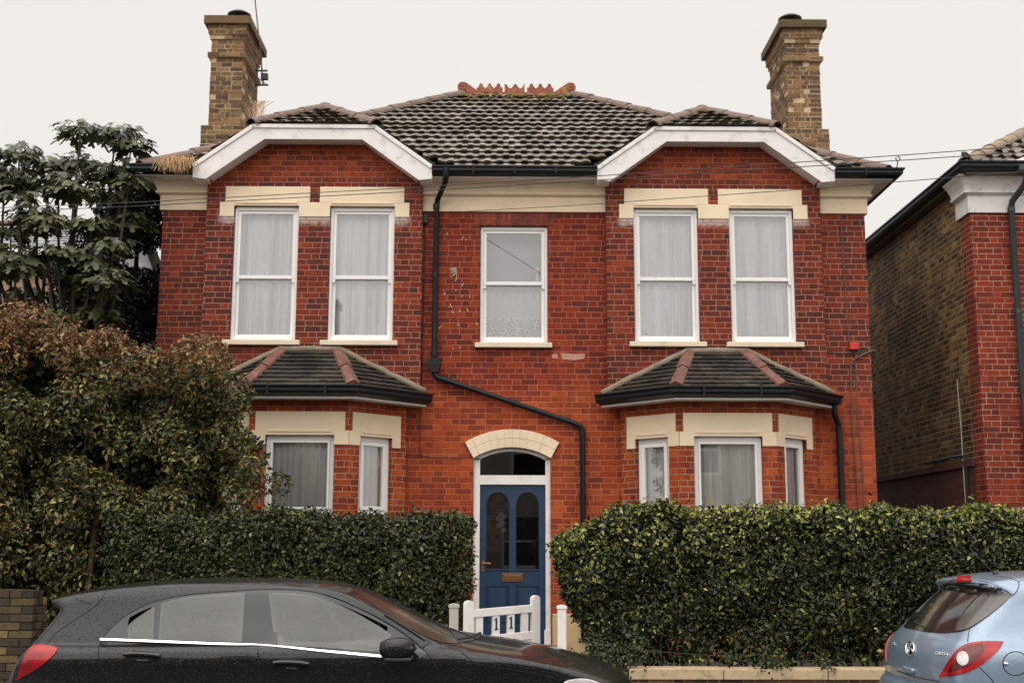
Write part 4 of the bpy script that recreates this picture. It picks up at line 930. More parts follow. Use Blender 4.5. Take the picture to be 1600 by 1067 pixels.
def chimney(x0, x1, y0, y1, name='left'):
    """real bricks laid course by course round a mortar core"""
    rr = random.Random(int(x0*100)); b = MB(); co = MB(); H = .075; z = 7.35; top = 9.80
    cxm, cym = (x0+x1)/2, (y0+y1)/2
    def ring(a0, a1, b0, b1, z, par, hh=H, jit=.004):
        g = .013
        for face in range(4):
            if face in (0, 2): p0, p1, fix = a0, a1, (b0 if face == 0 else b1)
            else: p0, p1, fix = b0, b1, (a1 if face == 1 else a0)
            Lf = p1-p0; lens = [.105 if (par+face) % 2 else .215]; tot = lens[0]; k = 0
            while tot < Lf-.03: l = .215 if (k+par) % 2 else .105; l = l if rr.random() < .75 else .215; lens.append(l); tot += l; k += 1
            sc_ = Lf/tot; p = p0
            for l in lens:
                q = p+l*sc_; o = rr.uniform(-jit, jit)*1.4; t = .09
                zz0, zz1 = z+g*.5, z+hh-g*.5+rr.uniform(-.002, .002)
                if face == 0: b.box(p+g*.5, q-g*.5, fix-o, fix+t, zz0, zz1)
                elif face == 2: b.box(p+g*.5, q-g*.5, fix-t, fix+o, zz0, zz1)
                elif face == 1: b.box(fix-t, fix+o, p+g*.5+.0, q-g*.5, zz0, zz1)
                else: b.box(fix-o, fix+t, p+g*.5, q-g*.5, zz0, zz1)
                p = q
    i = 0
    while z < top-.001:
        e = 0.
        if z < 8.02: e = .085
        elif 9.10 < z < 9.18: e = .045
        elif z > 9.44:
            e = .022 if z < 9.52 else .05 if z < 9.60 else .075 if z < 9.66 else .115
        if e == .115:
            b.box(x0-e, x1+e, y0-e, y1+e, z, top); break
        ring(x0-e-.006, x1+e+.006, y0-e-.006, y1+e+.006, z, i, jit=.004); co.box(x0-e-.001, x1+e+.001, y0-e-.001, y1+e+.001, z, z+H-.0005)
        z += H; i += 1
    b.box(x0-.05, x1+.05, y0-.05, y1+.05, top-.001+.001, top+.03)
    ch = b.build('chimney', M_['chim'], house)
    co.build('mortar_core', M_['chmort'], ch)
    c = MB(); cy = y0+.72
    c.lathe([(.125, -.02), (.12, .24), (.10, .25)], (cxm, cy, top+.03), 14)
    for q in range(4): a = q*math.pi/2+.5; c.tube([(cxm+.085*math.cos(a), cy+.085*math.sin(a), top+.26), (cxm+.085*math.cos(a), cy+.085*math.sin(a), top+.36)], .008, 5)
    c.lathe([(.17, .33), (.19, .335), (.19, .35), (.13, .39), (.05, .41), (.02, .415)], (cxm, cy, top+.03), 22)
    c.build('chimney_cowl', M_['iron'], ch, smooth=True, auto=40)
chimney(-4.50, -4.01, 18.2, 19.35); chimney(4.475, 4.985, 18.2, 19.35)

def aerial():
    a = thing('aerial', (-3.98, 18.8, 9.0), 'thin grey aerial mast with a small dark box, bracketed to the left chimney', 'aerial')
    b = MB(); b.tube([(-3.80,18.8,8.93), (-3.86,18.8,9.45), (-3.99,18.8,10.42), (-4.05,18.8,10.9)], [.014,.012,.010,.009], 7); b.build('mast', M_['cablegrey'], a)
    b = MB(); b.box(-3.93,-3.72,18.79,18.81,8.93,8.955); b.box(-3.93,-3.74,18.79,18.81,9.17,9.195); b.box(-3.93,-3.91,18.79,18.81,8.90,9.25); b.tube([(-3.92,18.8,9.08),(-3.76,18.8,8.96)], .006, 5); b.build('bracket', M_['iron'], a)
    b = MB(); b.box(-3.84,-3.73,18.76,18.84,9.03,9.13); b.build('junction_box', M_['lead'], a, bevel=.006)
aerial()
def fittings():
    b = MB(); b.box(4.62, 4.74, 15.93, 15.998, 4.23, 4.32); o = b.build('alarm_box', M_['red'], house, bevel=.008); o['label'] = 'small red alarm box'
    b = MB(); b.tube([(4.66,15.985,6.28),(4.60,15.97,6.22),(4.585,15.985,6.1),(4.60,15.985,5.3),(4.625,15.985,4.33)], .008, 6); b.tube([(4.68,15.985,4.24),(4.70,15.985,4.18),(4.70,15.985,3.4),(4.73,15.985,2.6),(4.72,15.985,1.2)], .007, 5)
    b.tube([(4.03,15.99,4.225),(4.3,15.99,4.20),(4.5,15.99,4.19),(4.93,15.99,4.20)], .006, 5); b.tube([(4.76,15.98,4.24),(4.70,15.975,4.12),(4.63,15.975,4.05),(4.62,15.98,3.4),(4.65,15.98,2.4),(4.66,15.98,1.2)], .010, 6)
    b.tube([(4.70,15.975,4.12),(4.80,15.975,4.17),(4.92,15.975,4.22),(5.0,16.1,4.24)], .012, 6); b.build('wall_cable', M_['cablegrey'], house)
    b = MB(); b.tube([(-1.0,15.985,6.02),(-1.0,15.985,5.2),(-1.01,15.985,4.2),(-1.03,15.985,3.0),(-1.02,15.985,2.82),(-.9,15.985,2.80),(-.45,15.985,2.795)], .005, 5)
    b.tube([(-.66,15.98,6.08),(-.78,15.97,6.30),(-.95,15.97,6.32),(-1.01,15.97,6.2)], .006, 5); b.box(-1.02,-.97,15.95,15.998,5.92,6.05); b.build('wall_cable', M_['cable'], house)
fittings()
def straw():
    rng = np.random.default_rng(3); n = 240; x = -4.22+rng.normal(0, .11, n).clip(-.24, .2); pos = np.stack([x, rng.uniform(15.46, 15.62, n), 6.60+rng.uniform(-.02, .05, n)], 1)
    b = MB()
    for p in pos:
        L = rng.uniform(.03, .17); dx = rng.normal(0, .045); dy = -rng.uniform(.02, .1)
        b.tube([p, p+np.array([dx*.5, dy, .03]), p+np.array([dx, dy*1.3, -L*.5]), p+np.array([dx*1.3, dy*1.4, -L])], .003, 3, cap=False)
    for k in range(36):
        p = np.array([rng.normal(-3.62, .06), 17.6, 7.95]); b.tube([p, p+np.array([rng.normal(0, .05), -.02, .15]), p+np.array([rng.normal(0, .12), -.05, .26])], .003, 3, cap=False)
    b.build('dry_grass', M_['straw'], None, uv=False)
    tag(bpy.data.objects['dry_grass'], 'tuft of dry straw-coloured grass hanging over the gutter left of the left gable', 'grass tuft')
straw()

# ------------------------------------------------------------------ neighbouring houses
def neighbour():
    X = 6.34; h = thing('brick_house', (X+2, 16, .33), 'neighbouring house at the right edge, grimy yellow-brown side wall and red brick corner', 'house')
    b = MB(); b.quad((X,16,.3),(12,16,.3),(12,16,6.6),(X,16,6.6)); b.quad((X,16.34,.3),(X,16,.3),(X,16,6.6),(X,16.34,6.6)); b.build('front_wall', M_['brick_nb'], h)
    b = MB(); b.quad((X+.002,27,2.8),(X+.002,16.34,2.8),(X+.002,16.34,6.75),(X+.002,27,6.75)); b.quad((12,27,.3),(X,27,.3),(X,27,6.7),(12,27,6.7)); b.quad((12,16,.3),(12,27,.3),(12,27,6.7),(12,16,6.7)); b.build('side_wall', M_['brick_stock'], h)
    b = MB(); b.xz([(0,0)]*3, 0, 0) if False else None
    b.quad((X+.002,27,.3),(X+.002,16.3,.3),(X+.002,16.3,2.8),(X+.002,27,2.8)); b.box(X-.03, X+.001, 16.36, 27, 2.74, 2.82); b.build('painted_wall', M_['brick_purple'], h)
    prof = [(0, 6.11), (.035, 6.11), (.035, 6.34), (.055, 6.35), (.10, 6.37), (.10, 6.395), (.08, 6.405), (.10, 6.46), (.14, 6.53), (.20, 6.60), (0, 6.60)][::-1]
    b = MB(); b.sweep([(X, 16.42), (X, 16.), (7.22, 16.)], prof); b.build('cornice', M_['barge'], h)
    gp = [(.005, 6.60), (.085, 6.62), (.105, 6.65), (.105, 6.685), (.125, 6.70), (.125, 6.72), (.10, 6.72), (.075, 6.68), (.02, 6.68), (.0, 6.72), (-.02, 6.72), (-.02, 6.60)]
    b = MB(); b.sweep([(X-.13, 27.), (X-.13, 15.72), (7.05, 15.72)], gp); b.build('gutter', M_['black'], h)
    b = MB(); b.sweep([(X-.12, 27.), (X-.12, 15.72), (7.22, 15.72)], [(-.36, 6.575), (-.36, 6.60), (.0, 6.60), (.0, 6.575)][::-1]); b.build('soffit', M_['soffit_dirty'], h)
    # roof: front slope with hip
    S = Vector((0, 4.2, 2.65)); L = S.length; b = MB(); uvd = []
    tiles(b, uvd, (0, 15.68, 6.68), (1,0,0), S, L, lambda s: X-.2+4.2*s/L, lambda s: max(X-.2+4.2*s/L+.01, 6.95+1.6*s/L*2.0) if s < 1.6 else 13., wave=.03, seed=31)
    rf = b.build('roof', M_['tile_nb'], h, uvdata=uvd)
    b = MB(); b.quad((X-.2,28,6.68),(X-.2,15.7,6.68),(X+4,19.88,9.33),(X+4,26,9.33)); b.quad((X-.15,28,6.6),(X-.15,15.75,6.6),(13,15.75,6.6),(13,28,6.6)); b.build('roof_slope', M_['tile_nb'], h)
    b = MB(); ridge_tiles(b, (X-.12,15.74,6.74), (X+4,19.88,9.36), r=.12, seed=7); b.build('hip_tile', M_['mortar'], rf)
    b = MB(); b.tube([(X-.1,15.6,6.70),(X-.12,15.6,6.78),(X-.16,15.6,6.82),(X-.19,15.6,6.80)], .014, 6); b.box(X-.22, X-.16, 15.58, 15.62, 6.78, 6.83); b.build('hip_iron', M_['iron'], h)
    c = 8.55                                   # the bargeboard of its own gabled bay starts here
    b = MB(); P = [(c-1.5, 6.60), (c-1.5, 6.77), (c-.8, 7.30)]; Q = [(c-1.3, 6.60), (c-1.29, 6.62), (c-.64, 7.12)]
    for i in range(2): b.xz([P[i], Q[i], Q[i+1], P[i+1]], 15.60, 15.64)
    b.xz([P[2], Q[2], (c+.64, 7.12), (c+.8, 7.30)], 15.60, 15.64); b.build('barge_board', M_['barge'], h)
    b = MB(); b.quad((7.23,15.88,.3),(9.98,15.88,.3),(9.98,15.88,7.1),(7.23,15.88,6.62)); b.quad((7.23,16,.3),(7.23,15.88,.3),(7.23,15.88,6.62),(7.23,16,6.62)); b.build('gable_wall', M_['brick_nb'], h)
    b = MB(); b.quad((c-1.5,15.62,6.78),(c-.8,15.62,7.3),(c-.8,18,7.3),(c-1.5,16.0,6.78)); b.build('gable_roof', M_['tile_nb'], h)
    b = MB(); r = .042
    b.tube([(6.96,15.60,6.62),(6.96,15.60,6.48),(6.95,15.66,6.40),(6.87,15.88,6.24),(6.87,15.93,6.16),(6.875,15.93,.5)], r, 12)
    for z in (6.14, 4.75, 3.0): b.tube([(6.872,15.93,z-.03),(6.872,15.93,z+.03)], .05, 12)
    b.box(6.86, 7.06, 15.56, 15.70, 6.58, 6.66); b.build('drainpipe', M_['lead'], h, smooth=True, auto=35)
    b = MB(); b.tube([(X-.02,16.75,3.95),(X-.015,16.72,3.2),(X-.03,16.68,2.5),(X-.02,16.68,1.2)], .008, 6); b.build('wall_cable', M_['greypost'], h)
    b = MB(); b.tube([(X-.03,18.5,2.9),(X-.03,16.75,2.90),(X-.03,16.62,2.88),(X-.03,16.58,2.82),(X-.03,16.55,1.2)], .016, 6); b.build('wall_cable', M_['cable'], h)
M_['soffit_dirty'] = simple('dirty_soffit', (.16, .13, .11), .8, .25, 6)
neighbour()
def left_house():
    h = thing('rendered_house', (-8.5, 21, .33), 'peach rendered house with a pale slate roof, half hidden behind the fig tree', 'house')
    b = MB(); b.box(-14, -6.9, 20, 26, .3, 6.15); b.build('wall', M_['creamwall'], h)
    S = Vector((0, 3.2, 1.25)); L = S.length; b = MB(); uvd = []
    tiles(b, uvd, (0, 19.7, 6.42), (1,0,0), S, L, lambda s: -14.2, lambda s: -6.75, row=.24, wave=0, thick=.02, seed=3); b.build('roof', M_['slate_far'], h, uvdata=uvd)
    b = MB(); b.quad((-6.75,26.1,6.4),(-14.2,26.1,6.4),(-14.2,22.9,7.68),(-6.75,22.9,7.68)); b.poly([(-6.9,20,6.1),(-6.9,26,6.1),(-6.9,22.9,7.6)]); b.poly([(-14,26,6.1),(-14,20,6.1),(-14,22.9,7.6)]); b.build('roof_slope', M_['slate_far'], h)
    b = MB(); ridge_tiles(b, (-14.2,22.9,7.72), (-6.75,22.9,7.72), r=.1); b.build('ridge_tile', M_['hiprust'], h)
    b = MB(); b.box(-14.2,-6.75,19.58,19.7,6.30,6.42); b.build('gutter', M_['barge'], h)
    b = MB(); b.box(-14,-6.9,19.72,20,6.15,6.30); b.build('soffit', M_['iron'], h)
    for x in (-8.9, -11.4):
        b = MB(); b.box(x-.62,x+.62,19.94,20.02,4.35,5.75); w_ = b.build('window', M_['upvc'], h); b = MB()
        b.box(x-.54,x+.54,19.925,19.935,4.43,5.67); b.build('pane', M_['darkglass'], w_); b = MB(); b.box(x-.7,x+.7,19.85,20.0,4.24,4.33); b.build('sill', M_['upvc'], w_)
left_house()
def opposite():
    """the terrace across the street that the ground-floor windows and the cars mirror"""
    for i, x in enumerate((-9.5, -.8, 7.9)):
        h = thing('terrace_house', (x, -8, .12), ('brick house across the street mirrored in the left bay windows, left of the road view', 'brick house across the street mirrored in the front door glass and car doors', 'brick house across the street mirrored in the right bay windows')[i], 'house', 'houses across the street')
        b = MB(); gridwall(b, -x-3.9, -x+3.9, .12, 6.2, [(-x-2.6,-x-.9,1.0,2.7),(-x+1.2,-x+2.2,.3,2.4),(-x-2.4,-x-1.2,3.9,5.5),(-x+.9,-x+2.1,3.9,5.5)], 0, .15, f=lambda X_, Y_, Z_: (-X_, -8-Y_, Z_)); b.build('front_wall', M_['brick_opp'], h)
        b = MB()
        for a in ((x+.9,x+2.6,1.0,2.7),(x+1.2,x+2.4,3.9,5.5),(x-2.1,x-.9,3.9,5.5)):
            b = MB(); b.box(a[0],a[0]+.08,-8.14,-8.05,a[2],a[3]); b.box(a[1]-.08,a[1],-8.14,-8.05,a[2],a[3]); b.box(a[0]+.08,a[1]-.08,-8.14,-8.05,a[3]-.08,a[3]); b.box(a[0]+.08,a[1]-.08,-8.14,-8.05,a[2],a[2]+.08); b.box(a[0]+.08,a[1]-.08,-8.135,-8.06,(a[2]+a[3])/2-.03,(a[2]+a[3])/2+.03); wf = b.build('window', M_['upvc'], h)
            b = MB(); b.quad((a[1]-.08,-8.12,a[2]+.08),(a[0]+.08,-8.12,a[2]+.08),(a[0]+.08,-8.12,a[3]-.08),(a[1]-.08,-8.12,a[3]-.08)); b.build('pane', M_['darkglass'], wf)
        b = MB(); b.box(x-2.2,x-1.2,-8.12,-8.06,.3,2.4); b.build('door', M_['white'], h)
        b = MB(); b.quad((x+3.9,-7.7,6.15),(x-3.9,-7.7,6.15),(x-3.9,-11.4,8.6),(x+3.9,-11.4,8.6)); b.quad((x-3.9,-15.2,6.15),(x+3.9,-15.2,6.15),(x+3.9,-11.4,8.6),(x-3.9,-11.4,8.6)); b.build('roof', M_['tile_nb'], h)
        b = MB(); b.quad((x-3.9,-15,.1),(x-3.9,-8,.1),(x-3.9,-8,6.2),(x-3.9,-15,6.2)); b.quad((x+3.9,-8,.1),(x+3.9,-15,.1),(x+3.9,-15,6.2),(x+3.9,-8,6.2)); b.poly([(x+3.9,-8,6.2),(x+3.9,-15,6.2),(x+3.9,-11.4,8.55)]); b.poly([(x-3.9,-15,6.2),(x-3.9,-8,6.2),(x-3.9,-11.4,8.55)]); b.build('side_wall', M_['brick_opp'], h)
        b = MB(); b.box(x+3.1,x+3.85,-10.9,-9.9,7.3,9.9); b.box(x+3.03,x+3.92,-10.97,-9.83,9.9,10.1)
        ch = b.build('chimney', M_['brick_opp'], h)
        for q in (.25, .55): b = MB(); b.lathe([(.12, 0), (.10, .1), (.10, .35), (.13, .4), (.12, .42)], (x+3.03+q+.05, -10.4, 10.1), 12); b.build('chimney_pot', M_['terracotta'], ch)
opposite()

# ------------------------------------------------------------------ front walls, gate, posts
def fronts():
    t = thing('garden_wall', (3, 12.2, .12), 'low brick garden wall with a chipped cream coping under the right hedge', 'wall')
    b = MB(); b.box(.75, 9.5, 12.12, 12.32, .0, .41); b.build('brickwork', M_['brick_stock'], t)
    rr = random.Random(3); b = MB(); x = 1.25
    while x < 9.5:
        l = rr.uniform(.85, 1.1); b.box(x+.004, x+l-.004, 12.09-rr.uniform(0, .006), 12.35, .41, .515+rr.uniform(-.008, .008)); x += l
    cp = b.build('coping', M_['coping'], t, bevel=.008)
    t = thing('garden_wall', (-2.2, 12.2, .12), 'low brick garden wall under the left hedge, behind the black car', 'wall')
    b = MB(); b.box(-4.2, -.55, 12.12, 12.32, .0, .41); b.build('brickwork', M_['brick_stock'], t)
    b = MB(); b.box(-4.2, -.55, 12.09, 12.35, .41, .51); b.build('coping', M_['coping'], t, bevel=.008)
    # pier wall at far left: real bricks
    b = MB(); co = MB(); rr = random.Random(8); z = .12; i = 0
    t = thing('brick_wall', (-5.4, 12.0, .12), 'mossy brown stock brick garden wall at the bottom left corner, left of the black car', 'wall')
    while z < 1.12:
        x = -7.2-(.11 if i % 2 else 0); k = 0
        while x < -4.37:
            l = .225 if (k+i) % 2 else .113; x1 = min(x+l, -4.37); o = rr.uniform(-.005, .005)
            if x1-x > .03: b.box(x+.005, x1-.005, 11.90-o, 12.0, z+.005, z+.070)
            x = x1; k += 1
        for y in (12.0, 12.11): b.box(-4.47, -4.37+rr.uniform(-.004, .004), y+.005, y+.10, z+.005, z+.07)
        z += .075; i += 1
    for k in range(26): b.box(-7.2+.1125*k+.004, -7.2+.1125*(k+1)-.004, 11.895+rr.uniform(-.004, .004), 12.12, z+.003, z+.07+rr.uniform(-.004, .004)) if -7.2+.1125*(k+1) < -4.36 else None
    b.build('brickwork', M_['pierb'], t); co.box(-7.2, -4.41, 11.912, 12.20, .1, z+.05); co.build('mortar_core', M_['soil'], t)
    # posts
    def post(x, y, z1, mt, label, s=.052):
        p = thing('gate_post', (x, y, .1), label, 'gate post', None)
        b = MB(); b.box(x-s, x+s, y-s, y+s, .05, z1-.04); b.build('post', mt, p, bevel=.006)
        b = MB(); b.box(x-s-.008, x+s+.008, y-s-.008, y+s+.008, z1-.04, z1-.012); b.prism([(x-s-.006, z1-.012), (x+s+.006, z1-.012), (x+s*.4, z1+.0), (x-s*.4, z1+.0)], lambda a, z, d: (a, d, z), y-s-.006, y+s+.006); b.build('cap', mt, p, bevel=.004)
    post(.62, 12.24, 1.10, M_['white'], 'white square gate post right of the open gate, against the right hedge', .042)
    post(-.43, 12.26, 1.11, M_['greypost'], 'pale grey-green gate post left of the gate, half under the left hedge', .045)
    # gate
    g = thing('garden_gate', (-.31, 12.2, .2), 'white wooden picket gate with two black number ones, standing ajar', 'gate')
    A = R(33); ca, sa = math.cos(A), math.sin(A); tl = .045
    f = lambda u, d, z: (-.31+u*ca-d*sa, 12.2+u*sa+d*ca, z+u*tl)
    def gb(b, u0, u1, d0, d1, z0, z1): b.add([f(u0,d0,z0),f(u1,d0,z0),f(u1,d1,z0),f(u0,d1,z0),f(u0,d0,z1),f(u1,d0,z1),f(u1,d1,z1),f(u0,d1,z1)], [(0,3,2,1),(4,5,6,7),(0,1,5,4),(1,2,6,5),(2,3,7,6),(3,0,4,7)])
    def stile(u0, u1, z0, z1):
        b = MB(); um = (u0+u1)/2; r_ = (u1-u0)/2; pts = [(u0, z0), (u1, z0)]+[(um+r_*math.cos(math.pi*i/8), z1-.03+.035*math.sin(math.pi*i/8)) for i in range(9)]
        b.prism(pts, lambda a, z, d: f(a, d, z), -.025, .025); b.build('stile', M_['white'], g, bevel=.003)
    stile(-.02, .075, .2, 1.135); stile(.765, .86, .2, 1.135)
    for z0, z1 in ((.975, 1.05), (.715, .79), (.25, .33)):
        b = MB(); gb(b, .076, .764, -.02, .02, z0, z1); b.build('rail', M_['white'], g, bevel=.003)
    for k, u in enumerate((.105, .30, .475, .64)):
        b = MB(); gb(b, u, u+.082, -.012, .012, .79, .975); pk = b.build('picket', M_['white'], g)
        if k in (1, 2):
            cu = u+.038; cz = .895; b = MB()
            p1 = [(-.018,-.055),(.022,-.055),(.022,-.046),(.011,-.043),(.011,.055),(.003,.055),(-.020,.040),(-.018,.033),(-.006,.036),(-.006,-.043),(-.018,-.046)]
            b.prism([(cu+p[0]*1.1, cz+p[1]*1.05) for p in p1], lambda a, z, d: f(a, d, z), -.0155, -.0125); b.build('number', M_['digit'], pk)
    for k in range(8):
        b = MB(); gb(b, .078+k*.086, .078+k*.086+.082, -.012, .012, .33, .714); b.build('board', M_['white'], g)
    b = MB(); gb(b, .0, .45, .026, .034, .99, 1.03); b.build('hinge', M_['iron'], g)
fronts()

# ------------------------------------------------------------------ overhead cables
def cable(pts, r, label, sag=.0):
    b = MB(); P = [Vector(p) for p in pts]; out = []
    for i in range(len(P)-1):
        for k in range(24 if i < len(P)-1 else 25): t = k/24; q = P[i].lerp(P[i+1], t); q.z -= sag*4*t*(1-t); out.append(q)
    out.append(P[-1]); b.tube(out, r, 5); tag(b.build('overhead_cable', M_['cable'], None, smooth=True), label, 'cable', 'overhead cables')
def at(px, py, Y):
    d = ray(px, py); t = Y/d[1]; return (d[0]*t, Y, CAM_H+d[2]*t)
_c = lambda pts: [at(*p) for p in pts]
cable(_c([(-700, 352, 11), (200, 317, 9.6), (632, 294, 9.0), (930, 275.5, 8.6), (1420, 242, 8.), (2300, 176, 7)]), .0033, 'uppermost of the thin black cables crossing in front of the house')
cable(_c([(-700, 360, 11), (200, 323, 9.6), (632, 300, 9.0), (930, 282, 8.6), (1420, 250, 8.), (2300, 190, 7)]), .0033, 'second thin black cable crossing in front of the house, just under the uppermost')
cable(_c([(704, 332, 15.97), (900, 321, 13.9), (1241, 297, 11.4), (1420, 283, 10.4), (1600, 268, 9.6), (2300, 200, 7)]), .0038, 'black cable rising to the right from the wall beside the bent drainpipe')

# ------------------------------------------------------------------ plants
def rnd_dir(rng, n, up=0.0):
    v = rng.normal(size=(n, 3)); v[:, 2] += up; return v/np.linalg.norm(v, axis=1)[:, None]
def sprays(rng, n, pos, out, size, spread=.9, droop=0., up=.35):
    """leaf normals biased outwards and up"""
    nr = out+rng.normal(size=(n, 3))*spread; nr[:, 2] += up; nr /= np.linalg.norm(nr, axis=1)[:, None]
    tp = rng.normal(size=(n, 3)); tp[:, 2] -= droop; return nr, tp
def lumps(rng, pts):
    """smooth pseudo noise over 3D points"""
    s = np.zeros(len(pts))
    for k in range(7):
        d = rng.normal(size=3)*(1.6+k*.9); s += np.sin(pts@d+rng.uniform(0, 6.28))/(1+k*.35)
    return s/2.6
def hedge(name, label, x0, x1, y0, y1, zb, topf, n, mats, seed, leftround=0., rightround=0., tipmat=None, holes=.0, size=.034):
    rng = np.random.default_rng(seed); t = thing('hedge', ((x0+x1)/2, (y0+y1)/2, .33), label, 'hedge')
    W, D = x1-x0, y1-y0; cy = (y0+y1)/2
    Hm = 1.7; area = np.array([W*Hm, W*D, W*Hm*.35, D*Hm, D*Hm]); pr = area/area.sum(); face = rng.choice(5, n, p=pr)
    u = rng.uniform(0, 1, n); v = rng.uniform(0, 1, n); x = x0+u*W; tz = topf(x)
    pos = np.zeros((n, 3)); out = np.zeros((n, 3))
    m = face == 0; pos[m] = np.stack([x[m], np.full(m.sum(), y0), zb+(tz[m]-zb)*v[m]], 1); out[m] = (0, -1, 0)
    m = face == 1; pos[m] = np.stack([x[m], y0+D*v[m], tz[m]], 1); out[m] = (0, 0, 1)
    m = face == 2; pos[m] = np.stack([x[m], np.full(m.sum(), y1), zb+(tz[m]-zb)*v[m]], 1); out[m] = (0, 1, 0)
    m = face == 3; z = zb+(topf(np.full(m.sum(), x0+.05))-zb)*v[m]; pos[m] = np.stack([np.full(m.sum(), x0), y0+D*u[m], z], 1); out[m] = (-1, 0, 0)
    m = face == 4; z = zb+(topf(np.full(m.sum(), x1-.05))-zb)*v[m]; pos[m] = np.stack([np.full(m.sum(), x1), y0+D*u[m], z], 1); out[m] = (1, 0, 0)
    # round the shoulders, bulge with lumps, let leaves lie at varied depth
    top = topf(pos[:, 0]); k = np.clip((pos[:, 2]-(top-.28))/.28, 0, 1); pos[:, 1] = cy+(pos[:, 1]-cy)*(1-.22*k*k)
    ed = np.clip((pos[:, 1]-y0)/.18, 0, 1)*np.clip((y1-pos[:, 1])/.18, 0, 1); pos[:, 2] -= np.where(face == 1, (1-ed)*.10, 0)
    if leftround: q = np.clip((x0+leftround-pos[:, 0])/leftround, 0, 1); pos[:, 2] = zb+(pos[:, 2]-zb)*(1-.13*q*q); lowz = np.clip(1-(pos[:, 2]-zb)/.9, 0, 1); pos[:, 0] += q*lowz*.42
    if rightround: q = np.clip((pos[:, 0]-x1+rightround)/rightround, 0, 1); pos[:, 2] = zb+(pos[:, 2]-zb)*(1-.05*q*q); lowz = np.clip(1-(pos[:, 2]-zb)/.9, 0, 1); pos[:, 0] -= q*lowz*.12
    lm = lumps(rng, pos*np.array([2.2, 2.2, 2.6])); pos += out*(lm*.07)[:, None]
    fine = lumps(rng, pos*6); depth = rng.exponential(.055, n)+np.clip(-fine, 0, 1)*.07; pos -= out*depth[:, None]; pos += rng.normal(size=(n, 3))*.018
    low = np.clip(1-(pos[:, 2]-zb)/.75, 0, 1); hol = lumps(rng, pos*np.array([3.4, 1, 4.2])); keep = rng.uniform(0, 1, n) > np.clip(low*.55+(hol > .35)*low*holes, 0, .97)
    pos, out, depth, lm = pos[keep], out[keep], depth[keep], lm[keep]; n = len(pos)
    nr, tp = sprays(rng, n, pos, out, size, .75, 0, .45); tp += out*.7; tp[:, 2] += .35
    sz = size*rng.uniform(.45, 1.5, n)*(1+.22*np.clip(lm, -1, 1)); mi = np.zeros(n, int)
    sh = (rng.uniform(0, 1, n) < .10*(lumps(rng, pos*np.array([7., 7., 0.])) > .45)) & (out[:, 2] > .5); pos[sh, 2] += rng.uniform(.03, .12, sh.sum())
    if len(mats) > 1:
        top = topf(pos[:, 0]); pt = np.clip(1-(top-pos[:, 2])/(.4 if not leftround else np.where(pos[:, 0] < x0+1.9, .8, .38)), 0, 1)*(.62 if leftround else .25)+.04; pt *= (depth < .05); mi = (rng.uniform(0, 1, n) < pt).astype(int)  # pale new growth near the top; darker leaves below also paint shade
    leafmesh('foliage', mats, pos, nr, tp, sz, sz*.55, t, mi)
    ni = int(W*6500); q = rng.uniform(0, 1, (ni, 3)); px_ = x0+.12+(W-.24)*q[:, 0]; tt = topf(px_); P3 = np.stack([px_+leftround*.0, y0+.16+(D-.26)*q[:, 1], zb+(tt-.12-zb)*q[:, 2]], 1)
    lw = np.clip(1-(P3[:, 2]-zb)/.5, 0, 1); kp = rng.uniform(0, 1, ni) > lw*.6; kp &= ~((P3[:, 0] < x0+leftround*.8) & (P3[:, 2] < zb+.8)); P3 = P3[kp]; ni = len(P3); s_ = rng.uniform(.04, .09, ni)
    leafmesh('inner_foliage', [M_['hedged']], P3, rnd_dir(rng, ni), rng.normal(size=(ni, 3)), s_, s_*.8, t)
    # branches inside
    b = MB(); rr = random.Random(seed)
    for i in range(int(W*7)):
        x = rr.uniform(x0+.25, x1-.15); y = rr.uniform(y0+.12, y1-.15); z = .3; pts = [(x, y, z)]; 
        for k in range(5): x += rr.uniform(-.13, .13); y += rr.uniform(-.07, .07); z += rr.uniform(.15, .28); pts.append((x, y, z))
        b.tube(pts, [.016, .013, .011, .009, .006, .004], 5)
        for _ in range(3):
            p = pts[rr.randint(1, 4)]; b.tube([p, (p[0]+rr.uniform(-.2, .2), p[1]+rr.uniform(-.2, .12), p[2]+rr.uniform(.05, .22))], [.006, .003], 4)
    b.build('stems', M_['barkd'], t, uv=False)
def topR(x): return 2.045+.035*np.sin(x*2.1+.5)+.03*np.sin(x*5.3)+.018*np.sin(x*11.7)-.11*np.exp(-((x-1.0)/.22)**2)*0-.20*np.exp(-((x-.55)/.50)**2)-.10*np.exp(-((x-3.72)/.22)**2)+.03*np.exp(-((x-1.75)/.5)**2)
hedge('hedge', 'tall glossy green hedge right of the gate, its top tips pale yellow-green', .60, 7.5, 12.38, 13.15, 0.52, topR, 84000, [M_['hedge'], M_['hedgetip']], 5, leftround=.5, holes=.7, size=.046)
def topL(x): return 1.975+.03*np.sin(x*3.1+2)+.025*np.sin(x*7.3)+.015*np.sin(x*13)
hedge('hedge', 'dark clipped green hedge left of the gate, behind the black car', -3.9, -.30, 12.38, 13.1, 0.50, topL, 46000, [M_['hedged'], M_['hedge']], 9, rightround=.3, holes=.4, size=.042)

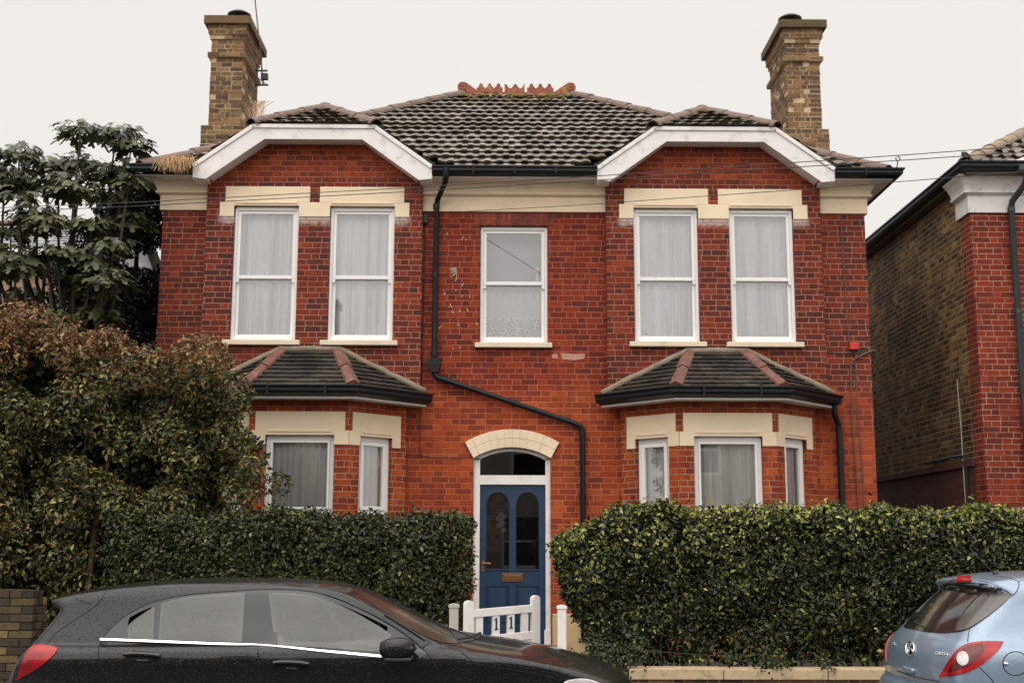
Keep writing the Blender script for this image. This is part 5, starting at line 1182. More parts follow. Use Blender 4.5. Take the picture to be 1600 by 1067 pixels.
def inpoly(px, pz, poly):
    r = np.zeros(len(px), bool); n = len(poly)
    for i in range(n):
        x1, z1 = poly[i]; x2, z2 = poly[(i+1) % n]; c = ((z1 > pz) != (z2 > pz)) & (px < (x2-x1)*(pz-z1)/(z2-z1+1e-12)+x1); r ^= c
    return r
def clumpcrown(rng, poly, yc, dy, ncl, r0, r1, nleaf, edge=.0, flat=.8):
    """clump centres inside an outline in x,z with real depth; leaves sit on and in the clumps"""
    P = np.array(poly); cs = []
    while len(cs) < ncl:
        q = rng.uniform(P.min(0), P.max(0)); 
        if inpoly(np.array([q[0]]), np.array([q[1]]), poly)[0]:
            cs.append((q[0], yc+rng.uniform(-dy, dy), q[1], rng.uniform(r0, r1)))
    C = np.array(cs); k = rng.choice(ncl, nleaf, p=(C[:, 3]**2)/np.sum(C[:, 3]**2)); d = rnd_dir(rng, nleaf, .25); rad = C[k, 3]*(1-rng.exponential(.16, nleaf)).clip(.1, 1.1)
    pos = C[k, :3]+d*rad[:, None]*np.array([1, 1, flat]); return pos, d, C
def twigs(b, rr, root, C, n, r=.02, r1=.004):
    for i in range(n):
        c = C[rr.randint(0, len(C)-1)]; p0 = Vector((root[0]+rr.uniform(-root[3], root[3]), root[1]+rr.uniform(-.2, .2), root[2])); p2 = Vector(c[:3]); m_ = p0.lerp(p2, .5)+Vector((rr.uniform(-.15, .15), rr.uniform(-.1, .1), rr.uniform(.0, .25)))
        b.tube([p0, p0.lerp(m_, .5)+Vector((rr.uniform(-.05, .05), 0, 0)), m_, p2], [r, r*.8, r*.5, r1], 5)
def shrub():
    rng = np.random.default_rng(12); rr = random.Random(4); Y = 13.4
    t = thing('shrub', (-4.0, Y, .33), 'large spreading shrub left of the house, its green leaves turning red-brown at the top', 'shrub')
    poly = [(-7.2,.5),(-7.2,4.2),(-6.3,4.25),(-5.5,4.1),(-4.9,4.15),(-4.2,4.0),(-3.95,3.9),(-3.75,3.5),(-3.5,3.55),(-3.25,3.75),(-2.98,3.6),(-2.8,3.3),(-2.65,2.9),(-2.42,2.7),(-2.32,2.4),(-2.6,2.0),(-2.75,1.75),(-3.2,1.55),(-3.6,1.2),(-3.8,.6)]
    pos, d, C = clumpcrown(rng, poly, Y, .62, 330, .15, .33, 110000)
    n = len(pos); nr, tp = sprays(rng, n, pos, d, .06, .7, .6, .5); tp += d*.5
    keep = ~((pos[:, 2] < 1.35) & (rng.uniform(0, 1, n) < .35)); pos, nr, tp = pos[keep], nr[keep], tp[keep]; n = len(pos)
    sz = rng.uniform(.035, .085, n)
    lm = lumps(rng, pos*1.3); pr = np.clip((pos[:, 2]-3.25)/.6, 0, 1)*.78+.06+.18*(lm > .4)*(pos[:, 2] > 2); mi = (rng.uniform(0, 1, n) < pr).astype(int)
    leafmesh('foliage', [M_['bush'], M_['bushred']], pos, nr, tp, sz, sz*.5, t, mi)
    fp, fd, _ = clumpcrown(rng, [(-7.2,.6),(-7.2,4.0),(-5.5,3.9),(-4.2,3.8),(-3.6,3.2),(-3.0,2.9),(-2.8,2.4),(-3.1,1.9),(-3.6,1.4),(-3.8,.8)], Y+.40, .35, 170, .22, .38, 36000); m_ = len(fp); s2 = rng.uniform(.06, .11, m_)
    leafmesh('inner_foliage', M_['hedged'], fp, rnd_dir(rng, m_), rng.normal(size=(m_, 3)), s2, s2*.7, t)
    b = MB(); twigs(b, rr, (-4.6, Y+.1, .35, .8), C, 40, .014); 
    for i in range(16): x = rr.uniform(-4.1, -3.2); b.tube([(x, Y+rr.uniform(-.3,.3), .35), (x+rr.uniform(-.1,.15), Y, 1.1), (x+rr.uniform(-.3,.5), Y, 2.0)], [.014,.011,.006], 5)
    for p, q in (((-4.3,3.3),(-3.35,4.35)),((-3.9,3.3),(-3.15,4.25)),((-4.9,3.6),(-4.95,4.5)),((-5.2,3.6),(-5.6,4.6))):
        b.tube([(p[0],Y-.2,p[1]), ((p[0]+q[0])/2+.08,Y-.2,(p[1]+q[1])/2), (q[0],Y-.2,q[1])], [.008,.006,.003], 5)
    b.build('branches', M_['barkd'], t, uv=False)
    b = MB(); b.tube([(-4.23,13.0,.33),(-4.24,13.0,1.2),(-4.25,13.15,1.9),(-4.22,13.4,2.6)], [.036,.033,.03,.02], 8); b.build('trunk', M_['wood'], t)
shrub()
def figtree():
    rng = np.random.default_rng(21); rr = random.Random(9); Y = 15.6
    t = thing('fig_tree', (-5.6, Y, .33), 'fig tree with big lobed grey-green leaves rising beside the left chimney end of the house', 'tree')
    tips = []                                          # shoots ending in whorls of large leaves
    spec = [(-5.15,7.1,.30),(-5.45,6.95,.28),(-4.92,6.9,.25),(-5.0,6.6,.3),(-5.35,6.55,.3),(-5.6,6.75,.25),(-5.75,6.35,.25),(-5.5,6.2,.3),(-5.1,6.25,.3),(-4.85,6.35,.22),(-6.05,6.7,.28),(-6.35,6.75,.28),(-6.65,6.6,.3),(-6.4,6.4,.28),(-6.0,6.35,.2),(-6.85,6.3,.3),(-6.15,6.05,.2),
            (-5.95,5.85,.30),(-5.75,5.65,.25),(-6.5,5.75,.25),(-6.75,5.45,.3),(-6.3,5.35,.25),(-6.0,5.1,.28),(-5.6,5.3,.3),(-5.2,5.2,.33),(-4.95,4.95,.3),(-5.35,4.9,.3),(-4.9,5.4,.25),(-6.7,4.95,.25),(-5.8,4.7,.25),(-5.15,4.55,.28),(-6.4,4.6,.2),(-6.9,5.8,.25),(-5.3,5.75,.28),(-4.95,5.9,.28),(-6.9,6.75,.28),(-7.2,6.4,.3),(-7.1,5.2,.3),(-6.9,4.6,.25),(-6.2,4.9,.28),(-5.6,4.45,.3),(-5.5,5.05,.25),(-6.55,5.2,.25)]
    pos = []; nr = []; tp = []; sz = []
    for x, z, r in spec:
        n = int(105*(r/.3)**2); cy = Y+rng.uniform(-.45, .45)
        for k in range(n):
            a = rng.uniform(0, 6.28); e = rng.uniform(-.5, .9); d = np.array([math.cos(a)*math.cos(e), math.sin(a)*math.cos(e), math.sin(e)]); rad = r*rng.uniform(.3, 1.05)
            p = np.array([x, cy, z])+d*rad*np.array([1.1, 1.1, .62]); pos.append(p); q = np.array([d[0]*.55, d[1]*.55-.15, 1.0])+rng.normal(size=3)*.22; nr.append(q/np.linalg.norm(q)); tp.append(np.array([d[0], d[1], -.45])+rng.normal(size=3)*.15); sz.append(rng.uniform(.12, .22))
        tips.append((x, cy, z, r))
    sz = np.array(sz); leafmesh('crown', M_['fig'], np.array(pos), np.array(nr), np.array(tp), sz, sz*.95, t, shape='fig')
    b = MB(); b.tube([(-5.6,Y,.3),(-5.58,Y,2.4),(-5.45,Y,4.2)], [.10,.08,.055], 8)
    for x, y, z, r in tips:
        p0 = Vector((-5.5+rr.uniform(-.2,.2)+(x+5.5)*.25, Y, rr.uniform(3.2, 4.4))); p1 = Vector((x, y, z)); m_ = p0.lerp(p1, .55)+Vector(((x+5.5)*.18, 0, -.15)); b.tube([p0, m_, p1], [.035,.022,.009], 6)
    b.build('trunk', M_['barkd'], t, smooth=True, uv=False)
    rng = np.random.default_rng(6)
    t = thing('evergreen_tree', (-4.95, 16.9, .33), 'very dark small-leaved tree squeezed between the fig tree and the house wall', 'tree')
    poly = [(-6.4,4.2),(-6.1,5.0),(-5.8,5.6),(-5.6,6.4),(-5.3,6.7),(-4.75,6.85),(-4.62,6.4),(-4.62,3.0),(-6.6,3.0)]
    pos, d, C = clumpcrown(rng, poly, 16.9, .45, 90, .18, .34, 34000); pos[:, 0] = np.minimum(pos[:, 0], -4.56); n = len(pos); a, c_ = sprays(rng, n, pos, d, .06, .8, .6, .3); s_ = rng.uniform(.04, .10, n)
    leafmesh('crown', M_['figdark'], pos, a, c_, s_, s_*.5, t); b = MB(); b.tube([(-5.1,16.9,.3),(-5.1,16.9,6.0)], [.07,.03], 7); b.build('trunk', M_['barkd'], t)
figtree()
def ivy():
    rng = np.random.default_rng(33)
    t = thing('ivy', (2.9, 12.2, .4), 'trailing ivy hanging over the cream coping below the right hedge', 'ivy')
    cs = [(1.22,.62,.10),(1.1,.48,.12),(1.35,.68,.08),(2.62,.60,.09),(2.55,.53,.08),(2.72,.55,.07),(3.12,.60,.06),(2.2,.62,.05),(3.17,.52,.04),(1.0,.6,.14),(.95,.42,.12)]
    pos = []; 
    for x, z, r in cs:
        n = int(9000*r*r*2); q = rng.normal(size=(n, 3))*np.array([r, .05, r])*.75; q[:, 0] += x; q[:, 1] += 12.12; q[:, 2] += z; pos.append(q)
    pos = np.concatenate(pos); n = len(pos); out = np.tile([0, -1, .2], (n, 1)); a, c_ = sprays(rng, n, pos, out, .04, .5, .8, .2); s_ = rng.uniform(.02, .045, n); leafmesh('leaves', M_['hedge'], pos, a, c_, s_, s_*.7, t)
    b = MB()
    b.tube([(.95, 12.16, .6)]+[(x, 12.13+.02*(i % 2), z) for i, (x, z, r) in enumerate(sorted(cs))], .004, 4)
    b.build('stems', M_['barkd'], t, uv=False)
ivy()

# ------------------------------------------------------------------ cars (bodies grown from a distance field of three silhouettes)
def crv(pts, n=8, closed=True):
    """Catmull-Rom through points; a point given twice stays a corner"""
    P = [np.array(p, float) for p in pts]; k = len(P); out = []
    for i in range(k if closed else k-1):
        p0, p1, p2, p3 = P[(i-1) % k] if closed or i else P[0], P[i], P[(i+1) % k], P[(i+2) % k] if closed or i < k-2 else P[-1]
        if np.allclose(p1, p2): continue
        for j in range(n):
            t = j/n; out.append(.5*((2*p1)+(-p0+p2)*t+(2*p0-5*p1+4*p2-p3)*t*t+(-p0+3*p1-3*p2+p3)*t**3))
    if not closed: out.append(P[-1])
    return np.array(out)
class Grid2:
    def __init__(s, poly, x0, x1, y0, y1, h=.012):
        xs = np.arange(x0, x1+h, h); ys = np.arange(y0, y1+h, h); X, Y = np.meshgrid(xs, ys, indexing='ij'); d = np.full(X.shape, 1e9); ins = np.zeros(X.shape, bool); n = len(poly)
        for i in range(n):
            a, b = poly[i], poly[(i+1) % n]; e = b-a; l2 = e@e+1e-12; t = np.clip(((X-a[0])*e[0]+(Y-a[1])*e[1])/l2, 0, 1); d = np.minimum(d, (X-a[0]-t*e[0])**2+(Y-a[1]-t*e[1])**2)
            c = ((a[1] > Y) != (b[1] > Y)) & (X < (b[0]-a[0])*(Y-a[1])/(b[1]-a[1]+1e-12)+a[0]); ins ^= c
        s.d = np.sqrt(d)*np.where(ins, -1, 1); s.x0, s.y0, s.h, s.sh = x0, y0, h, X.shape
    def __call__(s, x, y):
        u = np.clip((x-s.x0)/s.h, 0, s.sh[0]-1.001); v = np.clip((y-s.y0)/s.h, 0, s.sh[1]-1.001); i = u.astype(int); j = v.astype(int); u = u-i; v = v-j
        return s.d[i, j]*(1-u)*(1-v)+s.d[i+1, j]*u*(1-v)+s.d[i, j+1]*(1-u)*v+s.d[i+1, j+1]*u*v
def smax(a, b, k): return np.maximum(a, b)+np.maximum(k-np.abs(a-b), 0)**2/(4*k)
class Car:
    def __init__(s, side, front, L, W, org, bow_r, bow_f, crown, taper, rr, wheels, wr, k1=.07, tr=.0):
        s.S = Grid2(crv(side), -.3, L+.3, 0, 1.8); f = crv(front, closed=False); f = np.concatenate([f, f[::-1]*np.array([-1, 1])]); s.F = Grid2(f, -1.2, 1.2, 0, 1.9)
        s.L, s.W, s.org, s.br, s.bf, s.cr, s.tp, s.rr, s.wh, s.wr, s.k1 = L, W, np.array(org, float), bow_r, bow_f, crown, taper, rr, wheels, wr, k1
    def f(s, p):
        x, y, z = p[..., 0], p[..., 1], p[..., 2]; q = (y/s.W)**2; xm = s.L/2
        wr = np.clip((xm-x)/xm, 0, 1); wf = np.clip((x-xm)/xm, 0, 1)
        a = s.S(x-s.br*q*wr**.5+s.bf*q*wf**.5, z+s.cr*q*np.clip((z-.55)/.5, 0, 1))
        e = np.abs(x-xm)/xm; g = 1-s.tp*e**2.2*np.clip((z-.75)/.5, 0, 1)-.035*e**3
        b = s.F(y/g, z)
        qx = np.abs(x-xm)-(s.L/2+.02-s.rr); qy = np.abs(y)-(s.W-s.rr); c = np.sqrt(np.maximum(qx, 0)**2+np.maximum(qy, 0)**2)+np.minimum(np.maximum(qx, qy), 0)-s.rr
        d = smax(smax(a, b, s.k1), c, .06)
        for xw in s.wh:
            h = np.sqrt((x-xw)**2+(z-s.wr)**2)-(s.wr+.045); h = np.maximum(h, .62-np.abs(y)); d = smax(d, -h, .015)
        return d
    def grad(s, p, e=.006):
        g = np.stack([s.f(p+np.eye(3)[k]*e)-s.f(p-np.eye(3)[k]*e) for k in range(3)], -1); return g/(np.linalg.norm(g, axis=-1, keepdims=True)+1e-9)
    def mesh(s, h=.03):
        lo = np.array([-.15, -s.W-.1, .1]); hi = np.array([s.L+.15, s.W+.1, 1.65]); n = np.ceil((hi-lo)/h).astype(int); ax = [lo[k]+h*np.arange(n[k]) for k in range(3)]
        P = np.stack(np.meshgrid(*ax, indexing='ij'), -1); D = s.f(P); I = D < 0; idx = -np.ones(tuple(n-1), int)
        c = [I[i:n[0]-1+i, j:n[1]-1+j, k:n[2]-1+k] for i in (0, 1) for j in (0, 1) for k in (0, 1)]; sm = sum(q.astype(int) for q in c); act = (sm > 0) & (sm < 8); ijk = np.argwhere(act); idx[act] = np.arange(len(ijk))
        V = lo+(ijk+.5)*h
        for _ in range(5): V = V-s.grad(V)*s.f(V)[:, None]*.9
        F = []
        for a in range(3):
            b_, c_ = (a+1) % 3, (a+2) % 3; sl0 = [slice(None)]*3; sl1 = [slice(None)]*3; sl0[a] = slice(0, -1); sl1[a] = slice(1, None); ed = I[tuple(sl0)] != I[tuple(sl1)]
            for e in np.argwhere(ed):
                if e[b_] < 1 or e[c_] < 1 or e[b_] >= n[b_]-1 or e[c_] >= n[c_]-1: continue
                q = []
                for db, dc in ((-1,-1),(0,-1),(0,0),(-1,0)): v = e.copy(); v[b_] += db; v[c_] += dc; q.append(idx[tuple(v)])
                if min(q) < 0: continue
                F.append(tuple(q) if I[tuple(e)] else tuple(q[::-1]))
        return V, F
    def hit(s, o, d, n=90):
        """first hit of rays, local coordinates"""
        o = np.broadcast_to(o, d.shape).astype(float); t = np.zeros(len(d)); 
        t0 = ((s.org+np.array([0, -s.W-.25, 0]))-np.array([0, 0, CAM_H]))[1]/np.abs(d[:, 1]).clip(.05) if False else None
        for _ in range(n): t = t+np.clip(s.f(o+d*t[:, None])*.75, -.05, .3)
        return o+d*t[:, None]
    def px(s, pts):
        """pixels of the photograph -> points on this car's skin (local)"""
        d = np.array([ray(a, b) for a, b in pts]); d /= np.linalg.norm(d, axis=1)[:, None]; o = np.array([0, 0, CAM_H])-s.org
        st = 6.6; return s.hit(o+d*st, d)
    def side(s, pts):     # (x,z) seen from the near side
        p = np.array(pts, float); o = np.stack([p[:, 0], np.full(len(p), -1.4), p[:, 1]], 1); return s.hit(o, np.tile([0., 1., 0.], (len(p), 1)))
    def patch(s, bnd, cen, mode, off, thick=.006, rings=7, mirror=False):
        """bnd: closed outline; returns MB with a curved plate lying on the skin"""
        B = np.array(bnd, float); c = np.array(cen, float); n = len(B); f = s.px if mode == 'px' else s.side
        pts = [c]; 
        for k in range(1, rings+1): t = (k/rings); pts += list(c+(B-c)*t)
        H = f(pts); N = s.grad(H); O = H+N*off; sk = H[-n:]+N[-n:]*(off-thick)
        if mirror: O = O*np.array([1, -1, 1]); sk = sk*np.array([1, -1, 1])
        V = np.concatenate([O, sk])+s.org; F = [(0, 1+(i+1) % n, 1+i) for i in range(n)]
        for k in range(rings-1):
            a = 1+k*n; F += [(a+i, a+(i+1) % n, a+n+(i+1) % n, a+n+i) for i in range(n)]
        a = 1+(rings-1)*n; F += [(a+i, a+(i+1) % n, a+n+(i+1) % n, a+n+i) for i in range(n)]
        # wind outwards
        v0, v1, v2 = O[F[0][0]], O[F[0][1]], O[F[0][2]]; nn = np.cross(v1-v0, v2-v0); ref = N[0]*(np.array([1, -1, 1]) if mirror else 1)
        b = MB(); flip = np.dot(nn, ref) < 0
        tri = [q[::-1] if flip else q for q in F[:n]]; q0 = F[n]; nn = np.cross(O[q0[1]]-O[q0[0]], O[q0[2]]-O[q0[0]]); fl2 = np.dot(nn, ref) < 0
        b.add(V, tri+[q[::-1] if fl2 else q for q in F[n:]]); return b
    def line(s, pts, mode, r=.003, off=-.001, sub=8, b=None, mirror=False):
        p = crv(pts, sub, closed=False); H = (s.px if mode == 'px' else s.side)(p); N = s.grad(H); Q = H+N*off
        b = b or MB(); b.tube(list(Q+s.org), r, 6)
        if mirror: b.tube(list(Q*np.array([1, -1, 1])+s.org), r, 6)
        return b
def wheel(parent, X, Y, R_, s, W=.2):
    w_ = MB(); pr = [(R_*.64, -W/2), (R_*.93, -W/2), (R_, -W/2+.03), (R_, W/2-.03), (R_*.93, W/2), (R_*.64, W/2)]
    def lat(b, pr, n=36, m=0):
        vs = []; 
        for r, y in pr:
            for j in range(n): a = 2*math.pi*j/n; vs.append((X+r*math.cos(a), Y+y, R_+r*math.sin(a)))
        k = len(pr); b.add(vs, [(i*n+j, (i+1)*n+j, (i+1)*n+(j+1) % n, i*n+(j+1) % n) for i in range(k-1) for j in range(n)], m)
    lat(w_, pr+[pr[0]]); wh = w_.build('wheel', M_['rubber'], parent, smooth=True, auto=35)
    r_ = MB(); lat(r_, [(R_*.66, -W/2-.002), (R_*.60, -W/2+.02), (R_*.60, W/2-.02), (R_*.66, W/2+.002)])
    yo = Y-s*(W/2-.02)*-1 if False else Y+s*(W/2-.03)
    for k in range(5):
        a = 2*math.pi*k/5+.3; r_.obox((X+math.cos(a)*R_*.36, yo, R_+math.sin(a)*R_*.36), (math.cos(a),0,math.sin(a)), (0,1,0), (-math.sin(a),0,math.cos(a)), R_*.26, .015, .035)
    lat(r_, [(.01, s*(W/2-.01)), (.06, s*(W/2-.012)), (.065, s*(W/2-.05)), (.01, s*(W/2-.05))], 16); r_.build('rim', M_['alloy'], wh)

def black_car():
    X0, YC = -3.31, 9.19
    side = [(.02,.30),(0,.45),(.0,.60),(.02,.76),(.065,.89),(.12,.985),(.26,1.17),(.315,1.25),(.315,1.25),(.225,1.305),(.225,1.305),(.27,1.322),(.45,1.36),(.83,1.407),(1.25,1.428),(1.85,1.418),(2.25,1.372),(2.52,1.262),(2.80,1.135),(3.00,1.045),(3.00,1.045),(3.16,1.018),(3.6,.952),(4.02,.85),(4.22,.755),(4.31,.64),(4.34,.5),(4.32,.33),(4.2,.2),(4.2,.2),(.12,.2),(.12,.2)]
    front = [(0,1.56),(.30,1.54),(.52,1.475),(.615,1.405),(.665,1.33),(.735,1.16),(.785,1.045),(.80,1.005),(.80,1.005),(.855,.985),(.885,.93),(.892,.885),(.892,.885),(.872,.84),(.862,.74),(.872,.58),(.882,.42),(.875,.3),(.82,.2),(.82,.2),(0,.2)]
    C = Car(side, front, 4.33, .892, (X0, YC, 0), .06, .16, .055, .07, .30, (.80, 3.50), .32, k1=.05)
    t = thing('parked_car', (X0+2.16, YC, 0), 'wet black hatchback parked along the kerb in front of the left hedge', 'car')
    V, F = C.mesh(.024)
    dlo = [(160,997),(172,984),(196,963),(227,946),(258,936),(300,929),(350,925),(403,922),(450,922),(490,926),(525,936),(560,951),(600,972),(640,998),(668,1022),(668,1022),(640,1030),(590,1024),(520,1018),(403,1008),(280,1003),(160,999)]
    def ex(pts, n=3): return crv(pts, n)
    B1 = ex(dlo, 4); cc = np.array([400., 972.]); HH = C.px(cc+(B1-cc)*np.array([.985, .93])); CEN = np.array([V[list(q)].mean(0) for q in F]); cut = inpoly(CEN[:, 0], CEN[:, 2], [tuple(q) for q in HH[:, [0, 2]]]) & (np.abs(CEN[:, 1]) > .5)
    F = [q for q, k_ in zip(F, cut) if not k_]
    b = MB(); b.v = [tuple(v) for v in V+C.org]; b.f = F; b.m = [0]*len(F); b.build('body', M_['carblack'], t, smooth=True, uv=False)
    for pts, cen in (([(376,927),(376,927),(424,926),(424,926),(434,1010),(434,1010),(372,1004),(372,1004)], (402,965)), ([(238,943),(238,943),(254,938),(254,938),(251,1002),(251,1002),(237,1002),(237,1002)], (245,972)),
                     ([(160,997),(160,997),(172,983),(196,963),(206,958),(206,958),(200,975),(204,999),(204,999)], (186,985)), ([(606,978),(606,978),(640,998),(668,1022),(668,1022),(640,1030),(590,1024),(590,1024),(602,1000)], (628,1010))):
        for mi in (False, True): C.patch(ex(pts), cen, 'px', .004, rings=5, mirror=mi).build('window_pillar', M_['gloss'], t, smooth=True, uv=False, auto=50)
    for mi in (False, True):
        rim = MB(); B1 = ex(dlo, 6); cc = np.array([400., 972.]); B2 = cc+(B1-cc)*np.array([.965, .86]); H1 = C.px(B1); H2 = C.px(B2); N1 = C.grad(H1); N2 = C.grad(H2); q = H1+N1*.003; r_ = H2+N2*.003; u_ = H2-N2*.02
        A_ = np.concatenate([q, r_, u_])*(np.array([1, -1, 1]) if mi else 1)+C.org; n = len(q); fs = [(i, (i+1) % n, (i+1) % n+n, i+n) for i in range(n)]+[(i+n, (i+1) % n+n, (i+1) % n+2*n, i+2*n) for i in range(n)]
        rim.add(A_, fs); rim.build('window_surround', M_['gloss'], t, smooth=True, uv=False, auto=50)
    for mi in (False, True):
      for nm, pts, cen in (('side_window', [(201,998),(201,998),(200,980),(208,970),(225,958),(242,947),(242,947),(240,999),(240,999)], (225,982)),
                           ('side_window', [(248,999),(248,999),(252,943),(252,943),(280,935),(320,930),(383,926),(383,926),(378,1003),(378,1003)], (315,966)),
                           ('side_window', [(430,1009),(430,1009),(420,927),(420,927),(455,927),(487,931),(520,941),(555,957),(595,980),(612,992),(612,992),(592,1018),(592,1018),(520,1014)], (500,975))):
          C.patch(ex(pts, 4), cen, 'px', .0065, thick=.0005, mirror=mi).build(nm, M_['mistglass'], t, smooth=True, uv=False, auto=50)
    # cabin
    def seat(x, y, wd, nm='seat'):
        st = MB()
        st.xz([(x-.26,.45),(x+.27,.48),(x+.27,.60),(x-.22,.58)], y-wd/2, y+wd/2); st.xz([(x-.22,.52),(x-.10,.58),(x-.24,1.10),(x-.36,1.08)], y-wd/2+.02, y+wd/2-.02)
        o = st.build(nm, M_['seatcloth'], t, bevel=.04, uv=False)
        for yy in ((y,) if wd < .8 else (y-.33, y+.33)):
            h = MB(); h.xz([(x-.36,1.15),(x-.26,1.15),(x-.28,1.31),(x-.36,1.31)], yy-.12, yy+.12); h.tube([(x-.30,yy-.05,1.05),(x-.31,yy-.05,1.18)], .008, 6); h.tube([(x-.30,yy+.05,1.05),(x-.31,yy+.05,1.18)], .008, 6); h.build('head_rest', M_['seatcloth'], o, bevel=.03, uv=False)
    seat(X0+2.22, YC-.36, .50); seat(X0+2.22, YC+.36, .50); seat(X0+1.30, YC, 1.25)
    b = MB(); b.box(X0+.5, X0+3.0, YC-.75, YC+.75, .30, .36); b.box(X0+.45, X0+1.0, YC-.62, YC+.62, .85, .89); b.build('cabin_floor', M_['seatcloth'], t, uv=False)
    b = MB(); b.xz([(X0+2.75,.6),(X0+3.05,.6),(X0+3.05,.93),(X0+2.80,.95),(X0+2.72,.85)], YC-.68, YC+.68); b.build('dashboard', M_['seatcloth'], t, bevel=.03, uv=False)
    b = MB(); b.tube([(X0+2.62+.05*math.sin(a), YC+.36+.185*math.cos(a), .90+.17*math.sin(a)) for a in np.linspace(0, 6.2832, 25)], .014, 6); b.tube([(X0+2.62,YC+.36-.18,.9),(X0+2.66,YC+.36,.89),(X0+2.62,YC+.36+.18,.9)], .012, 5); b.tube([(X0+2.66,YC+.36,.89),(X0+2.78,YC+.36,.84)], .025, 6); b.build('steering_wheel', M_['rubber'], t, smooth=True, uv=False)
    b = MB(); P = crv([(157,999),(280,1003.5),(403,1009),(520,1018.5),(596,1025)], 8, False); H = C.px(P); N = C.grad(H); Q = H+N*.006; up = np.array([0, 0, 1.]); vs = []
    for q, n_ in zip(Q, N): vs += [q-up*.008-n_*.008, q-up*.007+n_*.009, q+up*.009+n_*.001, q+up*.009-n_*.008]
    k = len(Q); b.add(np.array(vs)+C.org, [(4*i+j, 4*i+4+j, 4*i+4+(j+1) % 4, 4*i+(j+1) % 4) for i in range(k-1) for j in range(4)]+[(0,1,2,3),(4*k-1,4*k-2,4*k-3,4*k-4)])
    b.build('chrome_strip', M_['chrome'], t, uv=False)
    for pts in ([(404,922),(404,970),(403,1010),(405,1040),(408,1070)], [(160,997),(155,1008),(154,1025),(160,1045),(172,1070)], [(575,958),(625,985),(655,1008),(675,1030),(684,1050),(686,1070)], [(169,919),(150,945),(120,966),(92,985),(78,1000),(72,1008)], [(117,934),(125,938),(142,943)],
                [(713,1006),(722,1018),(736,1031),(756,1040),(800,1046),(850,1055),(880,1064)], [(672,1001),(664,1010)]):
        C.line(pts, 'px', .0035, -.001).build('panel_gap', M_['seam'], t, uv=False)
    b = MB(); C.line([(160,997),(172,983),(196,962),(227,945),(258,935),(300,928),(350,924),(403,921),(450,921),(490,925),(525,934),(560,949),(600,969),(640,995),(662,1014)], 'px', .0055, .002, b=b); b.build('window_seal', M_['rubber'], t, smooth=True, uv=False)
    # windscreen
    C.patch(ex([(560,924),(560,924),(600,939),(650,962),(702,985),(702,985),(716,1004),(716,1004),(690,1003),(660,992),(620,969),(585,945)], 4), (640,968), 'px', .003).build('windscreen', M_['screen'], t, smooth=True, uv=False, auto=50)
    b = MB(); C.line([(664,1000),(630,978),(600,960)], 'px', .006, .006, b=b); C.line([(716,1000),(735,996),(750,990)], 'px', .012, .006, b=b); C.line([(705,984),(722,990),(742,998)], 'px', .008, .008, b=b); b.build('wiper', M_['rubber'], t, uv=False)
    C.patch(ex([(704,985),(704,985),(748,991),(742,999),(716,1005),(716,1005)], 4), (722,996), 'px', .004).build('cowl_panel', M_['rubber'], t, smooth=True, uv=False, auto=50)
    # handles
    for cx, cy in ((223,1025), (456,1037)):
        e = [(cx+29*math.cos(a), cy+8.5*math.sin(a)+(.04*29*math.cos(a))) for a in np.linspace(0, 2*math.pi, 28)[:-1]]
        C.patch(e, (cx, cy), 'px', .001, rings=3).build('handle_recess', M_['seam'], t, smooth=True, uv=False)
        b = MB(); C.line([(cx-29,cy-2),(cx-10,cy-3),(cx+12,cy-2),(cx+28,cy-0)], 'px', .0135, .018, b=b); b.build('door_handle', M_['gloss'], t, smooth=True, uv=False)
        b = MB(); C.line([(cx-9,cy+6),(cx+9,cy+6.8)], 'px', .007, .004, b=b); b.build('handle_trim', M_['lead'], t, smooth=True, uv=False)
    # tail lamp, both sides
    lp = [(54,1007),(54,1007),(72,1008),(90,1012),(90,1012),(86,1021),(70,1035),(48,1050),(26,1063),(26,1063),(32,1040),(42,1018)]
    for mi in (False, True): C.patch(ex(lp, 4), (58,1027), 'px', .006, .012, mirror=mi).build('tail_lamp', M_['lamp'], t, smooth=True, uv=False, auto=50)
    C.patch(ex([(880,1067),(900,1060),(925,1062),(950,1075),(940,1090),(900,1085)], 4), (915,1072), 'px', .004).build('headlamp', M_['lampw'], t, smooth=True, uv=False)
    # mirror
    for s in (1, -1):
        m = MB(); cx, cy, cz = 2.655, -.995*s, 1.005; n = 14; vs = []; prof = [(-.115,.02),(-.105,.62),(-.06,.9),(0,1),(.05,.97),(.09,.78),(.115,.4),(.12,.02)]
        for xx, r in prof:
            for j in range(n):
                a = 2*math.pi*j/n; cc, ss = math.cos(a), math.sin(a); e = lambda v: math.copysign(abs(v)**.6, v); vs.append((cx+xx*1.0, cy+e(cc)*.105*r, cz+e(ss)*.068*r-.02*xx/.12*0))
        k = len(prof); m.add(np.array(vs)+C.org, [(i*n+j, i*n+(j+1) % n, (i+1)*n+(j+1) % n, (i+1)*n+j) if s < 9 else 0 for i in range(k-1) for j in range(n)]+[tuple(range(n-1, -1, -1)), tuple(range((k-1)*n, k*n))])
        mm = m.build('wing_mirror', M_['carblack'], t, smooth=True, uv=False)
        m = MB(); m.box(X0+cx-.07, X0+cx+.10, YC+min(cy+s*.16, cy-s*.09), YC+max(cy+s*.16, cy-s*.09), .925, .952); m.build('mirror_foot', M_['rubber'], mm, bevel=.01, uv=False)
        m = MB(); m.tube([(X0+cx+.09, YC+cy-s*.075, 1.005), (X0+cx+.118, YC+cy+s*.0, 1.005), (X0+cx+.09, YC+cy+s*.07, 1.005)], .014, 6); m.build('mirror_seam', M_['gloss'], mm, smooth=True, uv=False)
    for x in (.80, 3.50):
        for s in (-1, 1): wheel(t, X0+x, YC+s*.775, .32, s)
